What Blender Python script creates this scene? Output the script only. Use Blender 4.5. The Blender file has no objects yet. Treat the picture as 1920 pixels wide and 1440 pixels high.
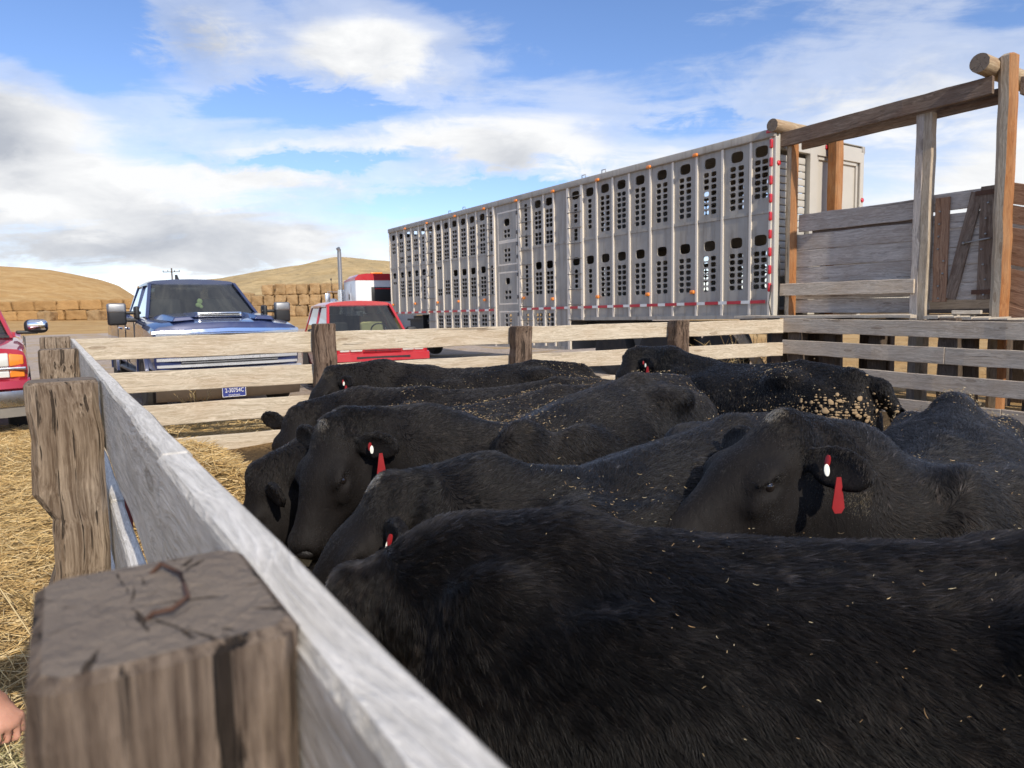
import bpy, bmesh, math, random
import numpy as np
from mathutils import Vector, Matrix, Quaternion

random.seed(7); rng = np.random.default_rng(11)
scn = bpy.context.scene
COL = scn.collection
R = math.radians

# ------------------------------------------------------------------ camera
cam_d = bpy.data.cameras.new('camera'); cam = bpy.data.objects.new('camera', cam_d); COL.objects.link(cam)
PITCH, ROLL = R(5.6), R(1.17)
_F = Vector((0, math.cos(PITCH), -math.sin(PITCH)))
_R0 = Vector((1, 0, 0)); _U0 = Vector((0, math.sin(PITCH), math.cos(PITCH)))
_U = _U0*math.cos(ROLL)+_R0*math.sin(ROLL); _R = _R0*math.cos(ROLL)-_U0*math.sin(ROLL)
EYE = Vector((0, 0, 1.45))
cam.matrix_world = Matrix(((_R.x, _U.x, -_F.x, EYE.x), (_R.y, _U.y, -_F.y, EYE.y), (_R.z, _U.z, -_F.z, EYE.z), (0, 0, 0, 1)))
cam_d.sensor_width = 36; cam_d.lens = 1332/1920*36
cam_d.clip_start = .02; cam_d.clip_end = 6000
cam_d.dof.use_dof = True; cam_d.dof.focus_distance = 2.7; cam_d.dof.aperture_fstop = 8.5
scn.camera = cam

# ------------------------------------------------------------------ node helpers
class NT:
    def __init__(s, tree):
        s.t = tree; s.n = tree.nodes; s.l = tree.links
    def node(s, typ, **kw):
        n = s.n.new(typ)
        for k, v in kw.items():
            if k == 'ins':
                for i, val in v.items(): s.put(n.inputs[i], val)
            else: setattr(n, k, v)
        return n
    def put(s, sock, val):
        if isinstance(val, bpy.types.NodeSocket): s.l.new(val, sock)
        elif isinstance(val, bpy.types.Node): s.l.new(val.outputs[0], sock)
        else:
            if sock.type == 'RGBA' and len(val) == 3: val = (*val, 1)
            sock.default_value = val
    def math(s, op, a, b=0.0, c=None, clamp=False):
        n = s.n.new('ShaderNodeMath'); n.operation = op; n.use_clamp = clamp
        s.put(n.inputs[0], a); s.put(n.inputs[1], b)
        if c is not None: s.put(n.inputs[2], c)
        return n.outputs[0]
    def mix(s, f, a, b, typ='RGBA', blend='MIX'):
        n = s.n.new('ShaderNodeMix'); n.data_type = typ
        if typ == 'RGBA':
            n.blend_type = blend; s.put(n.inputs[0], f); s.put(n.inputs[6], a); s.put(n.inputs[7], b); return n.outputs[2]
        s.put(n.inputs[0], f); s.put(n.inputs[2], a); s.put(n.inputs[3], b); return n.outputs[0]
    def ramp(s, f, stops, interp='LINEAR'):
        n = s.n.new('ShaderNodeValToRGB'); e = n.color_ramp.elements; n.color_ramp.interpolation = interp
        while len(e) < len(stops): e.new(.5)
        for el, (p, c) in zip(e, stops):
            el.position = p; el.color = (*c, 1) if hasattr(c, '__len__') else (c, c, c, 1)
        s.put(n.inputs[0], f); return n.outputs[0]
    def noise(s, vec, scale=5., detail=4., rough=.5, dist=0., dim='3D'):
        n = s.n.new('ShaderNodeTexNoise'); n.noise_dimensions = dim
        if vec is not None: s.put(n.inputs['Vector'], vec)
        s.put(n.inputs['Scale'], scale); s.put(n.inputs['Detail'], detail); s.put(n.inputs['Roughness'], rough); s.put(n.inputs['Distortion'], dist)
        return n.outputs[0]
    def mapping(s, vec, scale=(1, 1, 1), loc=(0, 0, 0), rot=(0, 0, 0)):
        n = s.n.new('ShaderNodeMapping'); s.put(n.inputs[0], vec); s.put(n.inputs[1], loc); s.put(n.inputs[2], rot); s.put(n.inputs[3], scale); return n.outputs[0]
    def coord(s, which='Object'):
        return s.n.new('ShaderNodeTexCoord').outputs[which]
    def rand(s):
        return s.n.new('ShaderNodeObjectInfo').outputs['Random']
    def voro(s, vec, scale, feature='F1', rnd=1.):
        n = s.n.new('ShaderNodeTexVoronoi'); n.feature = feature; s.put(n.inputs['Vector'], vec); s.put(n.inputs['Scale'], scale); s.put(n.inputs['Randomness'], rnd); return n
    def bump(s, h, strength=.4, dist=.01):
        n = s.n.new('ShaderNodeBump'); s.put(n.inputs['Strength'], strength); s.put(n.inputs['Distance'], dist); s.put(n.inputs['Height'], h); return n.outputs[0]

CLOUDS = [(1660, 170, 420, 105, .24, .06), (1330, 310, 300, 40, .12, .0), (1850, 350, 200, 75, .42, .0), (1080, 260, 170, 60, .18, .0), (880, 215, 210, 60, .12, .0), (930, 290, 180, 45, .24), (730, 105, 160, 65, .34), (400, 60, 110, 70, .30), (370, 190, 260, 34, .17, -.25), (30, 215, 90, 110, .34), (200, 380, 420, 90, .25), (500, 470, 420, 60, .26), (150, 300, 260, 60, .20), (620, 285, 260, 22, .22, -.12), (520, 335, 160, 20, .22),
  (60, 70, 330, 90, -.16), (640, 215, 260, 26, -.18, .0), (560, 312, 190, 16, -.36, -.06), (330, 300, 90, 20, -.16), (760, 400, 120, 22, -.16), (130, 110, 200, 40, -.1), (1150, 130, 260, 90, -.14), (1270, 255, 170, 22, -.16), (1010, 370, 160, 28, -.34), (1100, 20, 300, 40, -.08), (1900, 40, 120, 60, -.1), (1740, 300, 120, 45, -.18)]
GREYS = [(180, 430, 60, 18, -.5), (420, 380, 90, 20, -.5), (560, 450, 100, 22, -.5), (80, 390, 70, 22, -.4), (260, 330, 110, 24, -.4), (400, 85, 90, 70, .75), (660, 140, 110, 40, .35), (30, 235, 70, 60, .9), (60, 300, 200, 30, .3), (330, 440, 420, 60, .45), (150, 470, 350, 50, .35), (960, 300, 60, 40, .45), (600, 400, 200, 50, .2), (1600, 180, 260, 60, .12)]
STAPLE = [(-.0072, .0484), (.0102, .0516), (.0174, .0257), (.0165, .005), (.0156, -.0146), (.0062, -.0276), (-.0019, -.0272), (-.0103, -.0088)]
# ------------------------------------------------------------------ sky, sun, exposure
SUN_DIR = Vector((.47, -.883, 0)).normalized()*math.cos(R(34)) + Vector((0, 0, math.sin(R(34))))   # towards the sun
w = bpy.data.worlds.new('World'); scn.world = w; w.use_nodes = True
nt = NT(w.node_tree); nt.n.clear()
sky = nt.node('ShaderNodeTexSky', sky_type='NISHITA', sun_disc=False, sun_elevation=R(34), sun_rotation=math.atan2(SUN_DIR.x, SUN_DIR.y), altitude=1200., air_density=1.0, dust_density=.3, ozone_density=2.5)
d = nt.coord('Generated')
sep = nt.node('ShaderNodeSeparateXYZ', ins={0: d}); X, Y, Z = sep.outputs
az = nt.math('ARCTAN2', X, Y); el = nt.math('ARCSINE', Z)
elp = nt.math('MAXIMUM', el, 0.0)
ply = nt.math('ADD', nt.math('MAXIMUM', Z, 0.), .10)
plane = nt.node('ShaderNodeCombineXYZ', ins={0: nt.math('DIVIDE', X, ply), 1: nt.math('DIVIDE', Y, ply), 2: 0.}).outputs[0]
ang = nt.node('ShaderNodeCombineXYZ', ins={0: az, 1: el, 2: 0.}).outputs[0]
wrp = nt.noise(nt.mapping(ang, (1, 1, 1), (3, 1, 0)), 6., 3., .55)
# streaky high cloud, and lumpy low cloud
st = nt.noise(nt.mapping(plane, (.55, 1.5, 1), (4.3, 1.2, 0), (0, 0, R(-14))), 1.5, 9., .6, .7)
lump = nt.noise(nt.mapping(ang, (1., 2.2, 1), (1.7, .3, 0)), 5.2, 8., .58, .25)
fine = nt.noise(nt.mapping(ang, (1., 2.4, 1), (.2, 5., 0), (0, 0, R(-9))), 15., 7., .62, .5)
base = nt.math('ADD', nt.math('MULTIPLY', st, .42), nt.math('ADD', nt.math('MULTIPLY', lump, .29), nt.math('MULTIPLY', fine, .29)))
def hpx(x): return 589.3-.0204*(x-960)
def blob(px, py, sx, sy, wgt, tilt=0.):
    a0 = math.atan((px-960)/1332); e0 = math.atan((hpx(px)-py)/1332*math.cos(a0))
    sx, sy = sx/1332, sy/1332
    dx = nt.math('SUBTRACT', az, a0); dy = nt.math('SUBTRACT', el, e0)
    dx = nt.math('ADD', dx, nt.math('MULTIPLY', nt.math('SUBTRACT', wrp, .5), .10)); dy = nt.math('ADD', dy, nt.math('MULTIPLY', nt.math('SUBTRACT', fine, .5), .06))
    if tilt: dy = nt.math('ADD', dy, nt.math('MULTIPLY', dx, tilt))
    q = nt.math('ADD', nt.math('POWER', nt.math('ABSOLUTE', nt.math('DIVIDE', dx, sx)), 2.), nt.math('POWER', nt.math('ABSOLUTE', nt.math('DIVIDE', dy, sy)), 2.))
    return nt.math('MULTIPLY', nt.math('EXPONENT', nt.math('MULTIPLY', q, -1.)), wgt)
def total(bl):
    acc = bl[0]
    for b in bl[1:]: acc = nt.math('ADD', acc, b)
    return acc
cover = nt.math('ADD', total([blob(*b) for b in CLOUDS]), nt.math('MULTIPLY', nt.math('SMOOTH_MAX', nt.math('MULTIPLY', nt.math('SUBTRACT', el, .55), 2.), 0., .1, clamp=True), .14))  # plus cloud overhead, out of view, added so the sky light is less blue
grey = total([blob(*b) for b in GREYS])
cov = nt.math('ADD', base, cover)
mask = nt.ramp(cov, [(.485, 0.), (.615, .42), (.83, 1.)], 'EASE')
mask = nt.math('MULTIPLY', mask, nt.math('SMOOTH_MIN', 1., nt.math('ADD', nt.math('MULTIPLY', el, 60.), 1.), .1), clamp=True)
gr = nt.math('ADD', grey, nt.math('MULTIPLY', nt.math('SUBTRACT', nt.noise(nt.mapping(ang, (1, 2.2, 1), (7, 2, 0)), 8., 6., .6, .3), .48), 1.5), clamp=True)
ccol = nt.mix(gr, (.74, .745, .75), (.38, .405, .455))
skyc = nt.mix(1., nt.node('ShaderNodeHueSaturation', ins={'Saturation': 1.12, 'Value': 1.0, 'Color': sky}).outputs[0], (1.0, .875, .92), blend='MULTIPLY')
SKY_STRENGTH = .15
bg1 = nt.node('ShaderNodeBackground', ins={'Color': skyc, 'Strength': SKY_STRENGTH})
bg2 = nt.node('ShaderNodeBackground', ins={'Color': ccol, 'Strength': 1.0})
ms = nt.node('ShaderNodeMixShader', ins={0: mask, 1: bg1.outputs[0], 2: bg2.outputs[0]})
nt.l.new(ms.outputs[0], nt.node('ShaderNodeOutputWorld').inputs[0])

sl = bpy.data.lights.new('sun', 'SUN'); sl.energy = 3.3; sl.angle = R(.6); sl.color = (1, .91, .77)
so = bpy.data.objects.new('sun', sl); COL.objects.link(so)
so.rotation_euler = SUN_DIR.to_track_quat('Z', 'Y').to_euler(); so.location = (0, 0, 30)
scn.view_settings.view_transform = 'Standard'; scn.view_settings.look = 'None'; scn.view_settings.gamma = 1; scn.view_settings.exposure = 0.42
scn.cycles_curves.shape = 'RIBBONS'; scn.cycles_curves.subdivisions = 2
scn.cycles.use_denoising = True
scn.cycles.max_bounces = 8; scn.cycles.transparent_max_bounces = 12
try: scn.cycles.denoiser = 'OPENIMAGEDENOISE'
except Exception: pass

# ------------------------------------------------------------------ mesh helpers
def tag(o, label=None, cat=None, group=None, kind=None):
    if label: o['label'] = label
    if cat: o['category'] = cat
    if group: o['group'] = group
    if kind: o['kind'] = kind
    return o
def empty(name, loc=(0, 0, 0), rz=0., label=None, cat=None, group=None):
    o = bpy.data.objects.new(name, None); COL.objects.link(o); o.location = loc; o.rotation_euler = (0, 0, rz); o.empty_display_size = .2
    return tag(o, label, cat, group)
def link(name, me, mats, parent=None, smooth=False):
    o = bpy.data.objects.new(name, me); COL.objects.link(o)
    for m in (mats if isinstance(mats, (list, tuple)) else [mats]):
        if m and len(me.materials) < (len(mats) if isinstance(mats, (list, tuple)) else 1): me.materials.append(m)
    if smooth: me.shade_smooth()
    if parent: o.parent = parent
    return o
class MB:
    def __init__(s): s.v = []; s.f = []; s.m = []; s.cur = 0
    def add(s, vs, fs):
        o = len(s.v); s.v.extend([tuple(map(float, v)) for v in vs]); s.f.extend([tuple(i+o for i in f) for f in fs]); s.m.extend([s.cur]*len(fs)); return s
    def box(s, c, d, M=None):
        x, y, z = d[0]/2, d[1]/2, d[2]/2
        vs = [Vector((a*x, b*y, e*z)) for a in (-1, 1) for b in (-1, 1) for e in (-1, 1)]
        if M is not None: vs = [M @ v for v in vs]
        vs = [v+Vector(c) for v in vs]
        return s.add(vs, [(0, 1, 3, 2), (4, 6, 7, 5), (0, 4, 5, 1), (2, 3, 7, 6), (0, 2, 6, 4), (1, 5, 7, 3)])
    def rbox(s, c, d, r=.02, M=None, seg=3):
        b = bmesh.new(); bmesh.ops.create_cube(b, size=1.)
        for v in b.verts: v.co = Vector((v.co.x*d[0], v.co.y*d[1], v.co.z*d[2]))
        bmesh.ops.bevel(b, geom=list(b.edges), offset=min(r, min(d)*.49), segments=seg, profile=.5, affect='EDGES')
        b.verts.ensure_lookup_table(); vs = [v.co.copy() for v in b.verts]
        if M is not None: vs = [M @ v for v in vs]
        vs = [v+Vector(c) for v in vs]; fs = [[v.index for v in f.verts] for f in b.faces]; b.free()
        return s.add(vs, fs)
    def cyl(s, p0, p1, r0, r1=None, n=16, caps=True):
        r1 = r0 if r1 is None else r1
        p0, p1 = Vector(p0), Vector(p1); z = (p1-p0).normalized(); x = z.orthogonal().normalized(); y = z.cross(x)
        vs = [p+(x*math.cos(2*math.pi*i/n)+y*math.sin(2*math.pi*i/n))*r for p, r in ((p0, r0), (p1, r1)) for i in range(n)]
        fs = [(i, (i+1) % n, n+(i+1) % n, n+i) for i in range(n)]
        if caps: fs += [tuple(range(n-1, -1, -1)), tuple(range(n, 2*n))]
        return s.add(vs, fs)
    def tube(s, pts, r, n=8):
        pts = [Vector(p) for p in pts]; rings = []
        up = Vector((0, 0, 1))
        for i, p in enumerate(pts):
            t = (pts[min(i+1, len(pts)-1)]-pts[max(i-1, 0)]).normalized()
            x = t.cross(up); x = x.normalized() if x.length > 1e-4 else t.orthogonal().normalized(); y = x.cross(t)
            rr = r[i] if isinstance(r, (list, tuple)) else r
            rings.append([p+(x*math.cos(2*math.pi*k/n)+y*math.sin(2*math.pi*k/n))*rr for k in range(n)])
        return s.loft(rings)
    def loft(s, rings, caps=True, closed=True):
        n = len(rings[0]); vs = [v for r in rings for v in r]; fs = []
        for a in range(len(rings)-1):
            for i in range(n if closed else n-1):
                j = (i+1) % n; fs.append((a*n+i, a*n+j, (a+1)*n+j, (a+1)*n+i))
        if caps: fs += [tuple(range(n-1, -1, -1)), tuple(range((len(rings)-1)*n, len(rings)*n))]
        return s.add(vs, fs)
    def lathe(s, prof, c, axis=(0, 1, 0), n=24):
        c = Vector(c); a = Vector(axis).normalized(); x = a.orthogonal().normalized(); y = a.cross(x); rings = []
        for (h, r) in prof: rings.append([c+a*h+(x*math.cos(2*math.pi*i/n)+y*math.sin(2*math.pi*i/n))*r for i in range(n)])
        return s.loft(rings)
    def ell(s, c, r, M=None, nu=16, nv=10):
        c = Vector(c); vs = [Vector((0, 0, r[2]))]; fs = []
        for j in range(1, nv):
            th = math.pi*j/nv
            for i in range(nu): vs.append(Vector((r[0]*math.sin(th)*math.cos(2*math.pi*i/nu), r[1]*math.sin(th)*math.sin(2*math.pi*i/nu), r[2]*math.cos(th))))
        vs.append(Vector((0, 0, -r[2])))
        for i in range(nu):
            fs.append((0, 1+i, 1+(i+1) % nu)); l = 1+(nv-2)*nu; fs.append((len(vs)-1, l+(i+1) % nu, l+i))
        for j in range(nv-2):
            for i in range(nu):
                a = 1+j*nu+i; b = 1+j*nu+(i+1) % nu; fs.append((a, a+nu, b+nu, b))
        if M is not None: vs = [M @ v for v in vs]
        return s.add([v+c for v in vs], fs)
    def prism(s, poly, a, b, axis=1):
        # polygon in the two other axes, extruded along axis from a to b
        def mk(p, t):
            q = list(p); q.insert(axis, t); return q
        n = len(poly); vs = [mk(p, a) for p in poly]+[mk(p, b) for p in poly]
        fs = [tuple(range(n)), tuple(range(2*n-1, n-1, -1))]+[(i, n+i, n+(i+1) % n, (i+1) % n) for i in range(n)]
        return s.add(vs, fs)
    def mesh(s, name, fix=True):
        me = bpy.data.meshes.new(name); me.from_pydata(s.v, [], s.f)
        if any(s.m): me.polygons.foreach_set('material_index', s.m)
        if fix:
            b = bmesh.new(); b.from_mesh(me); bmesh.ops.recalc_face_normals(b, faces=b.faces); b.to_mesh(me); b.free()
        me.update(); return me
    def build(s, name, mats, parent=None, smooth=False, bevel=0., angle=None, fix=True):
        me = s.mesh(name, fix); o = link(name, me, mats, parent, smooth)
        if angle is not None: me.set_sharp_from_angle(angle=R(angle)); 
        if bevel:
            m = o.modifiers.new('bevel', 'BEVEL'); m.width = bevel; m.segments = 2; m.limit_method = 'ANGLE'; m.angle_limit = R(40); m.harden_normals = False
        return o
def grid_mesh(name, V, quads, smooth=True):
    me = bpy.data.meshes.new(name); V = np.ascontiguousarray(V, np.float32); quads = np.ascontiguousarray(quads, np.int32)
    me.vertices.add(len(V)); me.vertices.foreach_set('co', V.ravel())
    me.loops.add(quads.size); me.loops.foreach_set('vertex_index', quads.ravel())
    me.polygons.add(len(quads)); me.polygons.foreach_set('loop_start', np.arange(0, quads.size, quads.shape[1], dtype=np.int32))
    me.update(calc_edges=True); me.validate()
    if smooth: me.shade_smooth()
    return me
def strands(name, P, rad, tint, mat, parent=None):
    """P (N,K,3) points of thin hairs, rad (K,) or (N,K), tint (N,3)"""
    N, K, _ = P.shape
    hc = bpy.data.hair_curves.new(name); hc.add_curves([K]*N)
    hc.position_data.foreach_set('vector', np.ascontiguousarray(P, np.float32).ravel())
    a = hc.attributes.get('radius') or hc.attributes.new('radius', 'FLOAT', 'POINT')
    a.data.foreach_set('value', np.ascontiguousarray(np.broadcast_to(rad, (N, K)), np.float32).ravel())
    t = hc.attributes.new('tint', 'FLOAT_COLOR', 'CURVE'); t.data.foreach_set('color', np.ascontiguousarray(np.concatenate([tint, np.ones((N, 1))], 1), np.float32).ravel())
    hc.materials.append(mat); o = bpy.data.objects.new(name, hc); COL.objects.link(o)
    if parent: o.parent = parent
    return o
def text_mesh(txt, size, depth=.002, name='lettering', squeeze=1.):
    c = bpy.data.curves.new(name, 'FONT'); c.body = txt; c.size = size; c.extrude = depth; c.align_x = 'CENTER'; c.align_y = 'CENTER'; c.resolution_u = 2
    o = bpy.data.objects.new(name, c); COL.objects.link(o); bpy.context.view_layer.update()
    me = bpy.data.meshes.new_from_object(o.evaluated_get(bpy.context.evaluated_depsgraph_get()))
    bpy.data.objects.remove(o); bpy.data.curves.remove(c); me.name = name
    if squeeze != 1.:
        for v in me.vertices: v.co.x *= squeeze
    return me
def sines(P, freq, n=10, seed=0):
    """cheap smooth noise in about -1..1"""
    r = np.random.default_rng(seed); out = np.zeros(P.shape[:-1])
    for _ in range(n):
        k = r.normal(size=3); k *= freq*r.uniform(.6, 1.5)/np.linalg.norm(k); out += np.sin(P @ k+r.uniform(0, 6.28))
    return out/math.sqrt(n)*.8

# ------------------------------------------------------------------ materials
def new_mat(name):
    m = bpy.data.materials.new(name); m.use_nodes = True; t = NT(m.node_tree); t.n.clear()
    out = t.node('ShaderNodeOutputMaterial'); b = t.node('ShaderNodeBsdfPrincipled'); t.l.new(b.outputs[0], out.inputs[0])
    return m, t, b
def plain(name, col, rough=.5, metal=0., coat=0., var=.12, scale=6., bump=0., spec=.5, dirt=None, dirt_amt=.5):
    m, t, b = new_mat(name); c = t.coord('Object'); n = t.noise(c, scale, 5., .6)
    cc = t.mix(n, tuple(x*(1-var) for x in col), tuple(min(1, x*(1+var)) for x in col))
    if dirt:
        dn = t.ramp(t.noise(c, scale*.45, 7., .65, .4), [(.42, 0.), (.68, 1.)]); cc = t.mix(t.math('MULTIPLY', dn, dirt_amt), cc, dirt)
        t.put(b.inputs['Roughness'], t.mix(dn, rough, min(1, rough+.3), 'FLOAT'))
    else: t.put(b.inputs['Roughness'], t.math('ADD', rough, t.math('MULTIPLY', t.math('SUBTRACT', n, .5), .15)))
    t.put(b.inputs['Base Color'], cc); b.inputs['Metallic'].default_value = metal; b.inputs['Coat Weight'].default_value = coat; b.inputs['Coat Roughness'].default_value = .04
    b.inputs['Specular IOR Level'].default_value = spec
    if bump: t.put(b.inputs['Normal'], t.bump(t.noise(c, scale*6, 6., .6), bump, .01))
    return m
def wood(name, light, dark, stain=(.2, .12, .07), stain_amt=.35, grain=1., bump=.5, crack=.5, rough=.85):
    m, t, b = new_mat(name)
    v = t.node('ShaderNodeVectorMath', operation='ADD', ins={0: t.coord('Object'), 1: t.node('ShaderNodeCombineXYZ', ins={0: t.math('MULTIPLY', t.rand(), 37.), 1: t.math('MULTIPLY', t.rand(), 11.), 2: t.math('MULTIPLY', t.rand(), 23.)}).outputs[0]}).outputs[0]
    wv = t.noise(t.mapping(v, (1.1, 3., 3.)), 1.6, 3., .5)
    v2 = t.node('ShaderNodeVectorMath', operation='ADD', ins={0: v, 1: t.node('ShaderNodeCombineXYZ', ins={1: t.math('MULTIPLY', wv, .10), 2: t.math('MULTIPLY', wv, .16)}).outputs[0]}).outputs[0]
    g1 = t.noise(t.mapping(v2, (1.1*grain, 42*grain, 42*grain)), 1.6, 6., .62)
    g2 = t.noise(t.mapping(v2, (5.*grain, 120*grain, 120*grain)), 1.8, 4., .6)
    big = t.noise(t.mapping(v, (1., 3.2, 3.2)), 1.5, 5., .6, .3)
    # knots
    kn = t.voro(t.mapping(v, (1.4, 5.5, 5.5)), 1.15)
    k = t.ramp(kn.outputs['Distance'], [(.05, 1.), (.16, 0.)])
    kr = t.math('MULTIPLY', t.ramp(t.math('SINE', t.math('MULTIPLY', kn.outputs['Distance'], 70.)), [(.2, 0.), (.9, 1.)]), t.ramp(kn.outputs['Distance'], [(.05, .75), (.30, 0.)]))
    f = t.math('ADD', t.math('MULTIPLY', g1, .62), t.math('MULTIPLY', g2, .53))
    c = t.mix(t.ramp(f, [(.47, 0.), (.69, 1.)]), dark, light)
    c = t.mix(t.math('MULTIPLY', t.ramp(big, [(.42, 0.), (.70, 1.)]), stain_amt), c, stain)
    c = t.mix(t.math('MULTIPLY', t.math('ADD', k, kr, clamp=True), .55), c, tuple(x*.45 for x in stain))
    cr = t.ramp(t.noise(t.mapping(v2, (.45, 32, 32) if crack >= .8 else (.45, 15, 15)), 1.5, 3., .5), [(.375, 1.), (.405, 0.)] if crack >= .8 else [(.30, 1.), (.335, 0.)])
    c = t.mix(t.math('MULTIPLY', cr, crack), c, tuple(x*.22 for x in dark))
    t.put(b.inputs['Base Color'], c); b.inputs['Roughness'].default_value = rough; b.inputs['Specular IOR Level'].default_value = .25
    hgt = t.math('SUBTRACT', t.math('ADD', t.math('MULTIPLY', g1, .6), t.math('MULTIPLY', g2, .5)), t.math('MULTIPLY', cr, crack*.8))
    t.put(b.inputs['Normal'], t.bump(hgt, bump, .012))
    return m
def straw_mat(name, a, bcol, layer=0., scale=9., bump=.7):
    m, t, b = new_mat(name); c = t.coord('Object')
    n1 = t.noise(t.mapping(c, (1, 1, 1+layer)), scale, 8., .72, .8); n2 = t.noise(c, scale*.17, 4., .6)
    n3 = t.noise(t.mapping(c, (1., 1., 1+layer*2)), scale*5, 3., .7)
    cc = t.mix(t.ramp(t.math('ADD', t.math('MULTIPLY', n1, .7), t.math('MULTIPLY', n3, .35)), [(.34, 0.), (.70, 1.)]), bcol, a)
    cc = t.mix(t.math('MULTIPLY', t.ramp(n2, [(.4, 0.), (.68, 1.)]), .45), cc, tuple(x*.72 for x in a))
    r = t.node('ShaderNodeHueSaturation', ins={'Color': cc, 'Value': t.math('ADD', .86, t.math('MULTIPLY', t.rand(), .28))}).outputs[0]
    t.put(b.inputs['Base Color'], r); b.inputs['Roughness'].default_value = .9; b.inputs['Specular IOR Level'].default_value = .15
    t.put(b.inputs['Normal'], t.bump(t.math('ADD', n1, n3), bump, .05))
    return m
def tint_mat(name, rough=.75, trans=0.):
    m, t, b = new_mat(name); a = t.node('ShaderNodeAttribute', attribute_name='tint')
    t.put(b.inputs['Base Color'], a.outputs['Color']); b.inputs['Roughness'].default_value = rough; b.inputs['Specular IOR Level'].default_value = .3
    return m
def fur_mat(name):
    m = bpy.data.materials.new(name); m.use_nodes = True; t = NT(m.node_tree); t.n.clear(); out = t.node('ShaderNodeOutputMaterial')
    a = t.node('ShaderNodeAttribute', attribute_name='tint'); h = t.node('ShaderNodeBsdfHairPrincipled'); h.parametrization = 'COLOR'
    t.put(h.inputs['Color'], a.outputs['Color']); h.inputs['IOR'].default_value = 1.33; h.inputs['Roughness'].default_value = .42; h.inputs['Radial Roughness'].default_value = .55; h.inputs['Random Roughness'].default_value = .3; pass
    t.l.new(h.outputs[0], out.inputs[0]); return m
def glass_mat(name, tint=(.75, .8, .8), opac=.25, dark=(.01, .012, .012)):
    m = bpy.data.materials.new(name); m.use_nodes = True; t = NT(m.node_tree); t.n.clear(); out = t.node('ShaderNodeOutputMaterial')
    tr = t.node('ShaderNodeBsdfTransparent', ins={0: tint}); df = t.node('ShaderNodeBsdfDiffuse', ins={0: dark}); gl = t.node('ShaderNodeBsdfGlossy', ins={0: (1, 1, 1), 'Roughness': .02})
    a = t.node('ShaderNodeMixShader', ins={0: opac, 1: tr.outputs[0], 2: df.outputs[0]})
    fr = t.node('ShaderNodeFresnel', ins={0: 1.5}); fx = t.math('MINIMUM', t.math('MULTIPLY', fr.outputs[0], 1.7), 1.)
    b = t.node('ShaderNodeMixShader', ins={0: fx, 1: a.outputs[0], 2: gl.outputs[0]}); t.l.new(b.outputs[0], out.inputs[0]); return m

M = {}
M['rail_pale'] = wood('weathered_pale_board', (.66, .575, .45), (.40, .33, .235), (.38, .24, .13), .30, 1., .5, .5)
M['rail_grey'] = wood('weathered_grey_board', (.70, .60, .48), (.42, .345, .265), (.40, .26, .15), .35, 1., .5, .6)
M['rail_white'] = wood('bleached_board', (.70, .665, .61), (.44, .41, .365), (.33, .28, .20), .38, 1.3, 1., .2)
M['rail_white_lit_top'] = wood('bleached_board_lit_top', (.82, .78, .72), (.55, .52, .47), (.52, .47, .40), .2, 1.2, .8, .12)  # paler copy for rail tops, sunlight from above put into the colour
M['post_brown'] = wood('old_brown_post', (.23, .165, .12), (.07, .045, .031), (.09, .05, .03), .5, .8, .9, .8)
M['post_dark'] = wood('dark_old_post', (.215, .165, .125), (.06, .042, .031), (.075, .05, .034), .5, .8, 1., .9)
M['post_grey'] = wood('grey_brown_post', (.36, .285, .21), (.12, .085, .058), (.12, .075, .045), .45, .9, 1., .8)
M['chute_grey'] = wood('chute_grey_board', (.60, .54, .485), (.34, .30, .265), (.29, .21, .15), .45, .8, .5, .5)
M['chute_dark'] = wood('chute_dark_board', (.27, .205, .16), (.115, .085, .064), (.13, .065, .04), .5, .8, .5, .4)
M['chute_pale'] = wood('chute_pale_board', (.54, .46, .355), (.29, .24, .18), (.34, .2, .1), .3, .8, .5, .5)
M['chute_red'] = wood('chute_red_board', (.40, .25, .16), (.22, .12, .075), (.25, .11, .05), .45, .8, .6, .4)
M['orange'] = wood('rusty_stained_timber', (.42, .19, .07), (.26, .10, .035), (.46, .30, .17), .40, .6, .5, .3)
M['deck'] = wood('deck_plank', (.58, .52, .43), (.38, .33, .27), (.3, .2, .12), .3, .8, .5, .4)
M['under'] = wood('deck_support_timber', (.14, .105, .08), (.06, .045, .034), (.05, .03, .02), .4, .8, .6, .4)
M['log'] = wood('peeled_log', (.48, .38, .25), (.28, .20, .125), (.3, .15, .07), .4, .6, .5, .5)
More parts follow.
